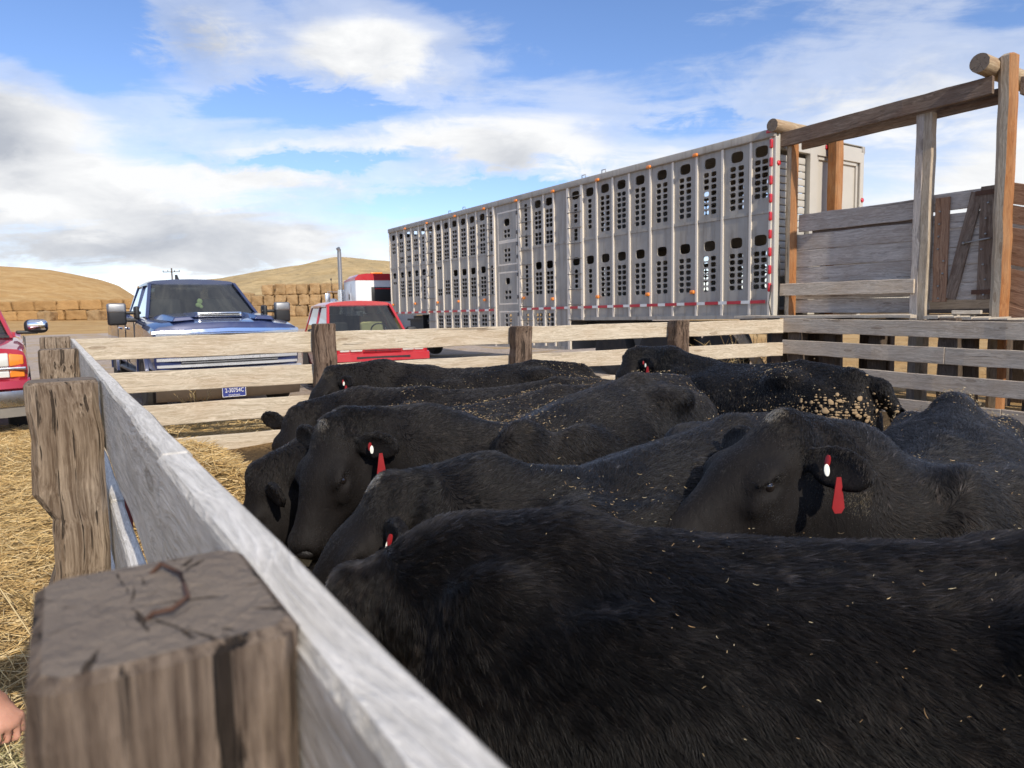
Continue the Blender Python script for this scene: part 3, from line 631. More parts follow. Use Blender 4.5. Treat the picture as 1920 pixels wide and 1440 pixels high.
TD = Vector((-.56142, .82753, 0)); T0 = Vector((4.374, 11.885, .1))
tr = empty('stock_trailer', T0, math.atan2(TD.y, TD.x), 'long double deck aluminium livestock trailer with punched side panels and red and white tape', 'livestock trailer')
TZ = .1    # heights below are world heights, minus this
TOPZ = 4.25-TZ; MIDZ = 3.06-TZ; LOWZ = 1.29-TZ; BELLY = .62-TZ; NOSE = 1.5-TZ
BIG, SM = (.255, .185), (.122, .084)
def col2(c, dx, zs): return [(c+sx*dx, z-TZ, SM[0], SM[1]) for z in zs for sx in (-1, 1)]
def col1(c, zs): return [(c, z-TZ, SM[0], SM[1]) for z in zs]
def big(c, z): return [(c, z-TZ, BIG[0], BIG[1])]
rows = lambda z, n, p=.11: [z-p*i for i in range(n)]
panels = []
A_ = [.06, .45, 1.04, 1.62, 2.2, 2.79, 3.38, 3.87, 4.38, 4.86]
def narrow(a, b): return .070 if b-a < .5 else .084
for i in range(9):
    a, b = A_[i], A_[i+1]; c = (a+b)/2; dx = narrow(a, b)
    if i == 8: up = big(c, 4.05)+col1(c, rows(3.86, 6)); lo = big(c, 2.60)+col1(c, rows(2.36, 5))
    elif i == 0: up = big(c, 4.05)+col2(c, .072, rows(3.88, 6)); lo = big(c, 2.60)+col2(c, .072, rows(2.38, 6))
    else: up = big(c, 4.05)+col2(c, dx, rows(3.86, 7)); lo = big(c, 2.60)+col2(c, dx, rows(2.38, 6))
    panels.append((a, b, LOWZ, up+lo))
panels.append((4.86, 5.34, LOWZ, big(5.1, 4.05)+col1(5.1, rows(3.82, 4))+col1(5.1, rows(3.28, 3, .09))+big(5.1, 2.6)+col1(5.1, rows(2.38, 4))))
panels.append((5.34, 5.88, BELLY, []))
for a, b in ((5.88, 6.27), (6.27, 6.76)):
    c = (a+b)/2; panels.append((a, b, BELLY, big(c, 4.05)+col2(c, .068, rows(3.84, 4))+col2(c, .068, rows(3.34, 3, .10))+big(c, 2.6)+col2(c, .068, rows(2.4, 5))+col2(c, .068, rows(1.42, 4))))
c = 7.01; panels.append((6.76, 7.26, BELLY, col1(c, rows(4.08, 6))+col1(c, rows(3.34, 3, .1))+col1(c, rows(2.6, 7))+col1(c, rows(1.42, 4))))
c = 7.85; panels.append((7.26, 8.43, BELLY, big(c, 3.78)+col2(c, .075, rows(3.56, 2, .12))+[(x_, z_-.42, w_, h_) for x_, z_, w_, h_ in col2(c, .075, rows(3.5, 3, .125))]+[(c, 2.3-TZ, .2, .17)]+col2(c, .08, rows(2.02, 2, .14))+col2(c, .09, rows(1.42, 4, .12))))
c = 8.58; panels.append((8.43, 8.74, BELLY, col1(c, rows(4.1, 6, .1))+col1(c, rows(3.36, 3, .1))+col1(c, rows(2.7, 7))+col1(c, rows(1.42, 4))))
C_ = [8.74, 9.31, 9.79, 10.28, 10.77, 11.25, 11.71]
for i in range(6):
    a, b = C_[i], C_[i+1]; c = (a+b)/2
    lo = (big(c, 2.66)+col2(c, .068, rows(2.44, 5))) if i < 4 else (col2(c, .068, rows(2.44, 4)) if i == 4 else col2(c, .068, [2.86])+col2(c, .068, rows(2.2, 2)))
    panels.append((a, b, BELLY, big(c, 4.05)+col2(c, .068, rows(3.82, 4, .12))+col2(c, .068, rows(3.32, 3, .105))[:]+lo+col2(c, .068, rows(1.42, 4))))
c = 11.97; panels.append((11.71, 12.23, BELLY, big(c, 4.05)+col1(c, rows(3.84, 4, .12))+col1(c, rows(3.30, 3, .105))+col1(c, rows(2.84, 3))))
N_E = [12.23, 12.72, 13.24, 13.74, 14.29, 14.9]
for i in range(5):
    a, b = N_E[i], N_E[i+1]; c = (a+b)/2
    up = big(c, 4.05)+((col1(c, rows(3.84, 7))) if i == 0 else col2(c, .068, rows(3.82, 3, .125))+(col2(c, .068, rows(3.34, 2, .12)) if i < 4 else []))
    lo = big(c, 2.80)+(col1(c, rows(2.56, 6)) if i == 0 else col2(c, .068, rows(2.56, 5 if i < 4 else 1)))
    panels.append((a, b, NOSE, up+lo))
WID = 2.55
for yy in (0., -WID):
    mb = MB()
    for a, b, zb, hs in panels: holes_plate(mb, a, b, zb, TOPZ, hs, yy)
    o = mb.build('side_panel', M['alu'], tr, fix=False)
    m_ = o.modifiers.new('sheet', 'SOLIDIFY'); m_.thickness = .022; m_.offset = -1 if yy == 0 else 1
def rib(s, zb, wide=False, yy=0.):
    w_, p_ = (.085, .05) if wide else (.05, .036)
    mb = MB(); mb.box((s, yy+(p_/2+.012)*(1 if yy == 0 else -1), (zb+TOPZ)/2), (w_, p_, TOPZ-zb)); return mb.build('rib', M['alu_rib'], tr, bevel=.006)
edges = sorted({round(p[0], 3) for p in panels}|{14.88})
for yy in (0., -WID):
    for e_ in edges:
        zb = LOWZ if e_ < 5.3 else (BELLY if e_ < 12.2 else NOSE)
        rib(e_, zb, e_ in (4.86, 5.34, 7.26, 8.43, 11.71, 12.23) and yy == 0, yy)
    sg = 1 if yy == 0 else -1
    mb = MB(); mb.rbox((7.45, yy+sg*.03, TOPZ+.05), (14.94, .085, .14), .02); mb.build('top_rail', M['alu'], tr, True, angle=40)
    mb = MB()
    for a, b in ((.06, 4.84), (5.36, 7.24), (8.45, 11.7), (12.25, 14.86)): mb.box(((a+b)/2, yy+sg*.022, MIDZ), (b-a, .03, .055))
    mb.build('mid_rail', M['alu'], tr)
    for zb, a, b in ((LOWZ, .06, 5.34), (BELLY, 5.34, 12.23), (NOSE, 12.23, 14.9)):
        mb = MB(); mb.box(((a+b)/2, yy+sg*.02, zb+.03), (b-a, .06, .07)); mb.build('bottom_rail', M['alu'], tr)
r1, r2 = MB(), MB(); s = .12; k = 0
while s < 14.6:
    L = .30 if k % 2 == 0 else .19
    if not (7.2 < s < 8.4 or 11.9 < s < 12.2): mb = MB(); mb.box((s+L/2, .056, 1.575-TZ), (L-.004, .006, .055)); mb.build(*(('red_tape', M['redtape']) if k % 2 == 0 else ('white_tape', M['whitetape'])), tr)
    s += L; k += 1
def lens(s, z, m_, sz=(.11, .05, .06), y=.06): mb = MB(); mb.rbox((s, y, z-TZ), sz, .02); mb.build('marker_light', M[m_], tr, True)
for s in (1.62, 2.79, 4.3, 5.85, 7.35, 8.85, 10.4, 12.1, 13.6): lens(s, 4.245, 'amber', y=.085)
for s in (1.70, 2.85, 4.35, 5.95, 7.12, 8.95, 10.35, 11.6, 13.1, 14.75): lens(s, 1.79 if s < 7 else 1.85, 'amber', (.10, .05, .07))
lens(6.2, .86, 'amber')
for i in range(9): lens(.045, 4.13-.29*i, 'redlens', (.05, .05, .15), .055)
lens(.06, 4.33, 'redlens', (.16, .06, .06), .05)
# ladders
for a, b, zb in ((4.90, 5.30, LOWZ), (8.46, 8.72, BELLY), (11.75, 12.2, BELLY), (6.8, 7.2, BELLY)):
    z = 1.2
    while z < TOPZ-.2: mb = MB(); mb.tube([(a-.04, .035, z), (a-.02, .085, z), (b+.02, .085, z), (b+.04, .035, z)], .011, 6); mb.build('ladder_rung', M['alu_dark'], tr, True); z += .34
# side doors
for (z0, z1) in ((3.32, 4.04), (2.72, 3.28), (1.72, 2.52), (.72, 1.52)):
    mb = MB()
    for q in ((7.42, z0, .04, z1-z0), (8.26, z0, .04, z1-z0)): mb.box((q[0], .014, q[1]-TZ+q[3]/2), (q[2], .02, q[3]))
    for q in (z0, z1): mb.box((7.84, .014, q-TZ), (.88, .02, .04))
    d_ = mb.build('side_door', M['alu_rib'], tr, bevel=.004)
    mb = MB()
    for zz_ in (z0+.12, z1-.12): mb.cyl((7.40, .03, zz_-TZ), (7.40, .03, zz_-TZ+.09), .022, n=8); mb.box((7.34, .03, zz_-TZ+.04), (.16, .018, .03))
    mb.build('hinge', M['alu_dark'], d_)
# rivet rows
mb = MB()
for a, b, zb, hs in panels[:9]:
    for zz_ in (2.93, 2.86, 1.47, 1.40):
        n_ = int((b-a-.1)/.06)
        for q in range(n_): mb.box((a+.07+q*.06, .012, zz_-TZ), (.012, .006, .012))
    for zz_ in (2.78,):
        for q in range(4): mb.box((a+.1+q*.1, .012, zz_-TZ), (.012, .006, .012))
rv = mb.build('rivets', M['alu_dark'], tr); rv['kind'] = 'stuff'
# roof, decks, nose, underside
mb = MB(); mb.box((7.45, -WID/2, TOPZ+.115), (14.9, WID-.02, .012)); mb.build('roof', M['alu'], tr)
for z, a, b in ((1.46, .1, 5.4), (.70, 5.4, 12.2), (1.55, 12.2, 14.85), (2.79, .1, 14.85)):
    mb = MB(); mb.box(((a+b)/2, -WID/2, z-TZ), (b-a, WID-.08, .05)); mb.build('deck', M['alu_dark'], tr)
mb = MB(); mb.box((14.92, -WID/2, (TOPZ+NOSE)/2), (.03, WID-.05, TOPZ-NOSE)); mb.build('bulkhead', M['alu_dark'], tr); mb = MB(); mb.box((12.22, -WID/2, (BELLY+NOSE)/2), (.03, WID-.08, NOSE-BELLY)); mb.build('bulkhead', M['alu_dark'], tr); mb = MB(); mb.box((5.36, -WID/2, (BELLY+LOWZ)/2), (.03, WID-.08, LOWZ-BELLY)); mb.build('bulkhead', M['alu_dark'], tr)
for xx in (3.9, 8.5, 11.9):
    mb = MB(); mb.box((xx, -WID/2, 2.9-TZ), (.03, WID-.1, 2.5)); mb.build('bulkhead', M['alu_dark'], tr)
# rear end: slatted roll-up door, frame, sliding panel door
mb = MB()
for yy in (-.03, -WID+.03): mb.rbox((.02, yy, (TOPZ+LOWZ)/2), (.1, .12, TOPZ-LOWZ), .02)
mb.box((.02, -WID/2, TOPZ-.06), (.09, WID-.1, .26)); mb.box((.02, -1.02, (TOPZ+LOWZ)/2), (.1, .2, TOPZ-LOWZ-.1)); mb.build('rear_frame', M['alu_rear'], tr, bevel=.008)
mb = MB()
for i in range(17): mb.rbox((.06, -.50, 1.95+i*.118), (.03, .78, .108), .012)
mb.build('rollup_door', M['alu_rear'], tr, True, angle=40)
mb = MB(); mb.box((.055, -1.8, (TOPZ+LOWZ)/2+.35), (.03, 1.32, TOPZ-LOWZ-1.0)); mb.build('rear_door', M['alu_rear'], tr)
mb = MB(); mb.box((.03, -2.40, 2.95), (.05, .05, 2.2)); mb.box((.03, -1.18, 2.95), (.05, .05, 2.2)); mb.box((.03, -1.8, TOPZ-.22), (.05, 1.25, .06)); mb.build('door_frame', M['alu_rear'], tr, bevel=.005)
for yy in (-1.42, -1.62): mb = MB(); mb.rbox((-.035, yy, TOPZ-.03), (.03, .15, .075), .03); mb.build('tail_light', M['redlens'], tr, True)
for yy, zz_ in ((-.04, 3.72), (-WID+.02, 3.3)): mb = MB(); mb.lathe([(-.02, .0), (-.02, .035), (0, .045)], (-.03, yy, zz_), (1, 0, 0), 14); mb.build('reflector', M['redlens'], tr, True)
mb = MB(); mb.box((.04, -.98, .75), (.12, 1.9, .5)); mb.box((.02, -.04, .82), (.1, .2, .85)); mb.build('rear_underframe', M['black'], tr)
mb = MB(); mb.tube([(-.03, -.09, 2.4), (-.06, -.07, 2.0), (-.03, -.10, 1.6), (-.05, -.07, 1.25)], .012, 6); mb.tube([(.0, .06, 1.75), (.02, .09, 1.45), (-.02, .07, 1.2)], .01, 6); mb.build('cable', M['black'], tr, True)
# small things on the roof edge
for s in (4.1, 4.75, 9.9, 10.7): mb = MB(); mb.tube([(s, .02, TOPZ+.11), (s, .02, TOPZ+.19), (s+.12, .02, TOPZ+.19), (s+.12, .02, TOPZ+.11)], .01, 6); mb.build('roof_loop', M['steel'], tr, True)
mb = MB()
for yy in (-.5, -WID+.5): mb.box((2.7, yy, 1.02), (5.2, .12, .22))
mb.box((14.0, -WID/2, 1.33), (1.8, 1.0, .1)); mb.build('chassis', M['black'], tr)
def wheel(name, parent, c, rad, wd, side, rimmat, lug=True):
    """axle along local y; side=+1 faces +y"""
    mb = MB(); h = wd/2
    pr = [(-h*.9, rad*.62), (-h, rad*.70), (-h*1.02, rad*.84), (-h*.9, rad*.96), (-h*.55, rad), (h*.55, rad), (h*.9, rad*.96), (h*1.02, rad*.84), (h, rad*.70), (h*.9, rad*.62)]
    mb.lathe(pr, c, (0, side, 0), 36); o = mb.build(name, M['rubber'], parent, True, angle=50)
    mb = MB(); mb.lathe([(h*.86, rad*.64), (h*.80, rad*.56), (h*.30, rad*.50), (h*.25, rad*.26), (h*.55, rad*.22), (h*.6, rad*.001)], c, (0, side, 0), 30); r_ = mb.build('rim', rimmat, o, True, angle=35)
    if lug:
        mb = MB()
        for q in range(8):
            a_ = 2*math.pi*q/8; p_ = Vector(c)+Vector((math.cos(a_)*rad*.37, side*h*.2, math.sin(a_)*rad*.37)); mb.ell(p_, (rad*.06, .02, rad*.06), nu=8, nv=5)
        mb.build('hand_hole', M['dark'], r_)
    return o
for s in (1.2, 2.75, 4.1):
    wheel('wheel', tr, (s, -.22, .52), .52, .29, 1, M['rim']); wheel('wheel', tr, (s, -WID+.22, .52), .52, .29, -1, M['rim'])
# splash guard with lettering under the nose
mb = MB(); mb.box((12.75, -.55, 1.0), (.03, 1.05, .95)); sg_ = mb.build('splash_guard', M['black'], tr)
me = text_mesh('JL 2231', .21, .004, squeeze=1.0); o = link('lettering', me, M['whitetape'], sg_)
o.matrix_local = Matrix(((0, 0, -1, 12.728), (-1, 0, 0, -.52), (0, 1, 0, 1.22), (0, 0, 0, 1)))
mb = MB(); mb.box((13.3, -1.3, 1.25), (1.6, 2.3, .06)); mb.box((13.3, -.25, .9), (1.5, .05, .75)); mb.build('landing_gear', M['black'], tr)

# ------------------------------------------------------------------ vehicles
def ring(x, hw, zb, zt, crown=.02, sh=.06, tuck=.93):
    """body section looking along x: bottom, sill, waist, shoulder, top"""
    half = [(hw*tuck*.75, zb), (hw*tuck, zb+.03), (hw*.985, zb+.14), (hw, (zb+zt)/2), (hw*.99, zt-sh*1.6), (hw*.965, zt-sh*.5), (hw*.90, zt), (hw*.5, zt+crown*.8)]
    return [(x, y, z) for y, z in half]+[(x, 0, zt+crown)]+[(x, -y, z) for y, z in reversed(half)]
def body_loft(name, secs, mat, parent, angle=32):
    mb = MB(); mb.loft([ring(*s) for s in secs]); o = mb.build(name, mat, parent, True, angle=angle); return o
def panel(name, pts, mat, parent, th=.012):
    mb = MB(); mb.add(pts, [tuple(range(len(pts)))]); o = mb.build(name, mat, parent, fix=False); m_ = o.modifiers.new('sheet', 'SOLIDIFY'); m_.thickness = th; m_.offset = 0; return o
def cabin(root, paint, xb0, xr0, xr1, xb1, zb, zr, wb, wr, bpill, roofcrown=.05, glass='glass', side_glass='tintglass', pil=.07):
    """greenhouse: xb0 windscreen base, xr0 roof front, xr1 roof rear, xb1 rear window base (x falls to the rear)"""
    mb = MB(); rings = []
    n = 8
    for i in range(n+1):
        f = i/n; x = xr0+(xr1-xr0)*f; e = .5*(1-(2*f-1)**2); ww = wr*(.97+.05*e); zc = zr+roofcrown*e*.7
        half = [(ww+.035, zr-.055), (ww+.03, zr-.02), (ww*.9, zc+.018), (ww*.45, zc+.042)]
        rings.append([(x, y, z) for y, z in half]+[(x, 0, zc+.05)]+[(x, -y, z) for y, z in reversed(half)]+[(x, -ww*.6, zr-.05), (x, ww*.6, zr-.05)])
    mb.loft(rings); mb.build('roof', paint, root, True, angle=50)
    for s in (1, -1):
        for (a, b, ww) in (((xb0, wb, zb), (xr0, wr, zr), pil), ((bpill, wb+.005, zb), (bpill-.03, wr+.01, zr), pil*.9), ((xb1, wb, zb), (xr1, wr, zr), pil*1.7)):
            mb = MB(); p, q = Vector((a[0], s*a[1], a[2]-.02)), Vector((b[0], s*b[1], b[2]-.01))
            mb.loft([[p+Vector((-ww/2, 0, 0)), p+Vector((ww/2, 0, 0)), p+Vector((ww/2, -s*.05, 0)), p+Vector((-ww/2, -s*.05, 0))], [q+Vector((-ww/2, 0, 0)), q+Vector((ww/2, 0, 0)), q+Vector((ww/2, -s*.05, 0)), q+Vector((-ww/2, -s*.05, 0))]]); mb.build('pillar', paint, root, bevel=.01)
        y0, y1 = s*(wb-.02), s*(wr-.01)
        lerp = lambda t: xb0+(xr0-xb0)*t
        panel('side_window', [(lerp(.03)-.05, y0, zb), (bpill+.04, y0, zb), (bpill+.01, y1, zr-.05), (lerp(.97)-.04, y1, zr-.05)], M[side_glass], root, .006)
        panel('side_window', [(bpill-.04, y0, zb), (xb1+.06, y0, zb), (xr1+.06, y1, zr-.05), (bpill-.07, y1, zr-.05)], M[side_glass], root, .006)
    # windscreen, bowed
    def screen(xa, xc, bow, nm, gm):
        mb = MB(); rr = []
        for j in range(5):
            t = .04+.92*j/4; x = xa+(xc-xa)*t; z = zb+(zr-zb)*t-.01; ww = (wb+(wr-wb)*t)-.05; rr.append([(x+bow*(1-(k/4-1)**2)-bow*.4, ww*(k/4-1), z) for k in range(9)])
        mb.loft(rr, caps=False, closed=False); mb.build(nm, M[gm], root, True, fix=False)
    screen(xb0, xr0, .09, 'windscreen', glass); screen(xb1, xr1, -.05, 'rear_window', side_glass)
    for s, a, b in ((1, xb0, xr0),): 
        mb = MB(); mb.box((xb0+.01, 0, zb+.0), (.05, 2*wb-.1, .03)); mb.build('wiper_cowl', M['black'], root)
def seats(root, x, z, w_, cols, m, head=True):
    for y in cols:
        mb = MB(); mb.rbox((x, y, z+.33), (.14, w_, .62), .06, Matrix.Rotation(-.18, 4, 'Y')); mb.rbox((x+.28, y, z), (.5, w_, .16), .05)
        if head: mb.rbox((x-.10, y, z+.74), (.10, w_*.5, .2), .05)
        mb.build('seat', m, root, True, angle=60)
def steering(root, c, r):
    mb = MB(); tilt = Matrix.Rotation(R(62), 3, 'Y'); pts = [Vector(c)+tilt @ Vector((r*math.cos(a), r*math.sin(a), 0)) for a in [2*math.pi*i/20 for i in range(21)]]
    mb.tube(pts, .014, 6); mb.build('steering_wheel', M['black'], root, True)
def tank(root, x0, x1, w_, z0, z1):
    mb = MB(); mb.box(((x0+x1)/2, 0, (z0+z1)/2), (abs(x1-x0), 2*w_, z1-z0)); return mb.build('cabin_floor', M['dark'], root)

# ---- blue crew cab pickup
FW = Vector((.56, -.828, 0)); ANG = math.atan2(FW.y, FW.x)
bt = empty('pickup_truck', (-3.94, 10.02, .17), ANG, 'dark blue crew cab pickup with chrome grille bars and large towing mirrors', 'pickup truck', 'parked pickups facing the pen')
nv = M['navy']
body_loft('body', [(-.10, .93, .55, 1.13, .06, .05), (-.14, .985, .52, 1.20, .06), (-.45, 1.01, .50, 1.25, .06), (-1.0, 1.015, .50, 1.285, .06), (-1.72, 1.015, .50, 1.335, .03), (-2.0, 1.015, .48, 1.35, -.2), (-4.05, 1.015, .48, 1.36, -.2), (-4.20, 1.015, .5, 1.40, -.03)], nv, bt)
body_loft('bed', [(-4.22, 1.01, .5, 1.43, -.01), (-5.0, 1.04, .5, 1.45, -.01), (-5.9, 1.03, .5, 1.45, -.01), (-6.1, .99, .55, 1.43, -.01)], nv, bt)
mb = MB()    # raised bonnet with creased bulge
for sy in (1, -1): mb.loft([[(-.3, sy*.40, 1.29), (-.3, sy*.70, 1.27), (-.32, sy*.66, 1.335), (-.32, sy*.46, 1.345)], [(-1.1, sy*.36, 1.33), (-1.1, sy*.78, 1.30), (-1.1, sy*.70, 1.385), (-1.1, sy*.44, 1.40)], [(-1.66, sy*.36, 1.345), (-1.66, sy*.80, 1.32), (-1.62, sy*.74, 1.36), (-1.62, sy*.44, 1.37)]])
mb.loft([[(-.62, -.36, 1.33), (-.62, .36, 1.33), (-.66, .30, 1.405), (-.66, -.30, 1.405)], [(-1.55, -.42, 1.34), (-1.55, .42, 1.34), (-1.5, .34, 1.41), (-1.5, -.34, 1.41)]])
mb.build('bonnet_bulge', nv, bt, True, angle=25, bevel=.012)
mb = MB(); mb.rbox((-.62, 0, 1.365), (.05, .62, .075), .015); sc_ = mb.build('hood_scoop', M['chrome'], bt, True, angle=40)
mb = MB()
for i in range(2): mb.box((-.592, 0, 1.352+.026*i), (.012, .55, .018))
mb.build('vent_slot', M['black'], sc_)
cabin(bt, nv, -1.68, -2.52, -3.80, -4.10, 1.36, 1.93, .86, .68, -2.98)
mb = MB(); mb.prism([(-3.05, 2.0), (-3.22, 2.0), (-3.2, 2.09)], -.16, -.12, 1)
mb.v = [(x, y, z) for x, y, z in mb.v]; mb.build('roof_antenna', M['black'], bt)
tank(bt, -1.8, -4.1, .9, .7, 1.0); seats(bt, -2.75, 1.02, .5, (.42, -.42), M['dark']); seats(bt, -3.7, 1.02, 1.4, (0,), M['dark']); steering(bt, (-2.05, .42, 1.36), .18)
mb = MB(); mb.rbox((-1.95, 0, 1.27), (.5, 1.6, .22), .06); mb.build('dashboard', M['dark'], bt, True)
mb = MB(); mb.rbox((-2.42, 0, 1.80), (.03, .24, .07), .02); mb.build('rear_view_mirror', M['black'], bt, True)
mb = MB(); mb.ell((-2.3, .05, 1.60), (.02, .045, .05)); mb.ell((-2.3, .03, 1.54), (.02, .05, .04)); mb.ell((-2.3, .07, 1.51), (.02, .03, .03)); mb.build('hanging_ornament', plain('pale_green_air_freshener', (.55, .72, .30), .6), bt, True)
ch_ = M['chrome']
mb = MB(); mb.loft([[(-.06, y*1.0, 1.13-.012*abs(y)), (-.02, y, 1.10-.012*abs(y)), (-.02, y, 1.045-.012*abs(y)), (-.08, y, 1.03-.012*abs(y))] for y in (-.95, -.7, -.35, 0, .35, .7, .95)]); mb.build('grille_bar', ch_, bt, True, angle=40)
mb = MB(); mb.loft([[(-.14-.08*abs(y)**3, y, 1.19-.03*abs(y)), (-.035-.08*abs(y)**3, y, 1.175-.03*abs(y)), (-.025-.08*abs(y)**3, y, 1.125-.02*abs(y)), (-.14-.08*abs(y)**3, y, 1.115-.02*abs(y))] for y in (-.99, -.8, -.4, 0, .4, .8, .99)]); mb.build('bonnet_trim', ch_, bt, True, angle=40)
mb = MB(); mb.box((-.09, 0, .87), (.05, 1.3, .44)); gr_ = mb.build('grille', M['black'], bt)
mb = MB()
for z in (.98, .93, .82, .71): mb.box((-.055, 0, z), (.02, 1.3, .012))
for y in np.linspace(-.6, .6, 9): mb.box((-.055, y, .95), (.02, .01, .12))
mb.build('grille_slat', M['steel'], gr_)
mb = MB()
for z, h in ((.755, .05), (.665, .045)): mb.loft([[(-.09-.1*abs(y)**3, y, z+h/2), (-.015-.1*abs(y)**3, y, z+h*.4), (-.015-.1*abs(y)**3, y, z-h*.4), (-.09-.1*abs(y)**3, y, z-h/2)] for y in (-.95, -.7, -.6, 0, .6, .7, .95)])
mb.build('grille_bar', M['chrome2'], bt, True, angle=40)
mb = MB(); mb.box((-.03, -.62, .98), (.02, .14, .05)); mb.build('badge', M['redlens'], bt)
for s in (1, -1):
    mb = MB(); mb.loft([[(-.10, s*.66, 1.03), (-.10, s*.66, .80), (-.06, s*.66, .80), (-.06, s*.66, 1.03)], [(-.2, s*.99, 1.06), (-.2, s*.99, .80), (-.13, s*.97, .80), (-.13, s*.97, 1.06)]]); mb.build('headlight', M['lamp'], bt, bevel=.01)
    mb = MB(); mb.rbox((-.15, s*.90, .845), (.06, .17, .07), .02); mb.build('indicator', M['amber'], bt, True)
    # towing mirror
    mb = MB(); mb.rbox((-1.72, s*1.235, 1.40), (.13, .25, .33), .035); mr = mb.build('wing_mirror', M['black'], bt, True, angle=50)
    mb = MB(); mb.rbox((-1.712, s*1.235, 1.49), (.14, .253, .15), .035); mb.build('mirror_cap', M['steel'], mr, True, angle=50)
    mb = MB(); mb.rbox((-1.76, s*1.05, 1.31), (.07, .30, .06), .02); mb.rbox((-1.76, s*1.05, 1.42), (.05, .30, .05), .02); mb.rbox((-1.8, s*.96, 1.42), (.2, .07, .2), .03); mb.build('mirror_arm', M['black'], mr, True)
    for x in (-2.75, -3.75): mb = MB(); mb.rbox((x, s*1.025, 1.18), (.2, .035, .045), .015); mb.build('door_handle', ch_, bt, True)
    for x in (-1.78, -2.96, -4.14): mb = MB(); mb.box((x, s*1.012, .92), (.014, .012, .78)); mb.build('door_gap', M['black'], bt)
    mb = MB(); mb.rbox((-2.9, s*.98, .50), (2.3, .1, .07), .03); mb.build('side_step', M['black'], bt, True)
    for x in (-1.02, -4.95):
        wheel('wheel', bt, (x, s*.885, .41), .415, .28, s, M['rim'])
        mb = MB(); rr = [[(x+math.cos(a)*q, s*1.02, .45+math.sin(a)*q), (x+math.cos(a)*q, s*1.045, .45+math.sin(a)*q)] for q in (.47,) for a in np.linspace(-.1, math.pi+.1, 15)]
        rr2 = [[(x+math.cos(a)*.54, s*1.045, .45+math.sin(a)*.52), (x+math.cos(a)*.54, s*1.0, .45+math.sin(a)*.52)] for a in np.linspace(-.1, math.pi+.1, 15)]
        mb.loft([a+b for a, b in zip(rr, rr2)]); mb.build('wheel_arch', nv, bt, True, angle=50)
        mb = MB(); mb.prism([(x+math.cos(a)*.47, .45+math.sin(a)*.47) for a in np.linspace(-.1, math.pi+.1, 15)], s*1.0, s*1.022, 1); mb.build('wheel_well', M['black'], bt)
mb = MB(); mb.loft([[(-.02-.12*abs(y)**4, y, .615), (.07-.14*abs(y)**4, y, .59), (.09-.14*abs(y)**4, y, .50), (.05-.14*abs(y)**4, y, .40), (-.05-.12*abs(y)**4, y, .40)] for y in (-1.01, -.9, -.7, -.35, 0, .35, .7, .9, 1.01)]); mb.build('front_bumper', M['chrome2'], bt, True, angle=50)
mb = MB(); mb.loft([[(-.05-.12*abs(y)**4, y, .40), (.05-.14*abs(y)**4, y, .40), (.01-.14*abs(y)**4, y, .24), (-.06-.12*abs(y)**4, y, .18)] for y in (-.98, -.7, 0, .7, .98)]); mb.build('valance', M['mudbrown'], bt, True, angle=40)
mb = MB(); mb.rbox((.085, -.02, .29), (.012, .32, .16), .006); pl = mb.build('number_plate', plain('blue_plate', (.035, .05, .22), .4, 0, 0, .05), bt)
def onplate(txt, sz, dy, dz, root, x=.094, sq=1., m='whitetape'):
    o = link('lettering', text_mesh(txt, sz, .001, squeeze=sq), M[m], root); o.matrix_local = Matrix(((0, 0, 1, x), (1, 0, 0, dy), (0, 1, 0, dz), (0, 0, 0, 1))); return o
onplate('2-30754C', .085, -.015, .298, pl, sq=.74); onplate('MONTANA', .03, -.02, .232, pl)
mb = MB()
for a, b, c_, d_ in ((-.02, .367, .31, .006), (-.02, .213, .31, .006)): mb.box((.092, a, b), (.004, c_, d_))
for y in (-.176, .136): mb.box((.092, y, .29), (.004, .006, .15))
mb.build('plate_rim', M['whitetape'], pl)

# ---- red pickup at the left edge
rp_ = empty('pickup_truck', (-6.60, 7.97, .03), ANG+.02, 'bright red pickup with chrome bumper and chrome cased mirror at the left edge', 'pickup truck', 'parked pickups facing the pen')
cr_ = M['crimson']
body_loft('body', [(-.10, .90, .66, 1.06, .05, .05), (-.16, .965, .60, 1.12, .05), (-.5, .985, .55, 1.15, .06), (-1.1, .99, .52, 1.20, .05), (-1.62, .99, .50, 1.24, .02), (-1.9, .99, .48, 1.25, -.2), (-3.4, .99, .48, 1.26, -.2), (-3.5, .99, .5, 1.3, -.03)], cr_, rp_)
body_loft('bed', [(-3.52, .98, .5, 1.3, -.01), (-4.5, 1., .5, 1.32, -.01), (-5.4, .98, .52, 1.30, -.01)], cr_, rp_)
cabin(rp_, cr_, -1.58, -2.3, -3.2, -3.45, 1.26, 1.80, .86, .67, -2.65)
tank(rp_, -1.7, -3.4, .88, .6, .95); seats(rp_, -2.7, .95, .5, (.42, -.42), plain('grey_green_seat', (.16, .19, .16), .9)); steering(rp_, (-1.95, .42, 1.25), .18)
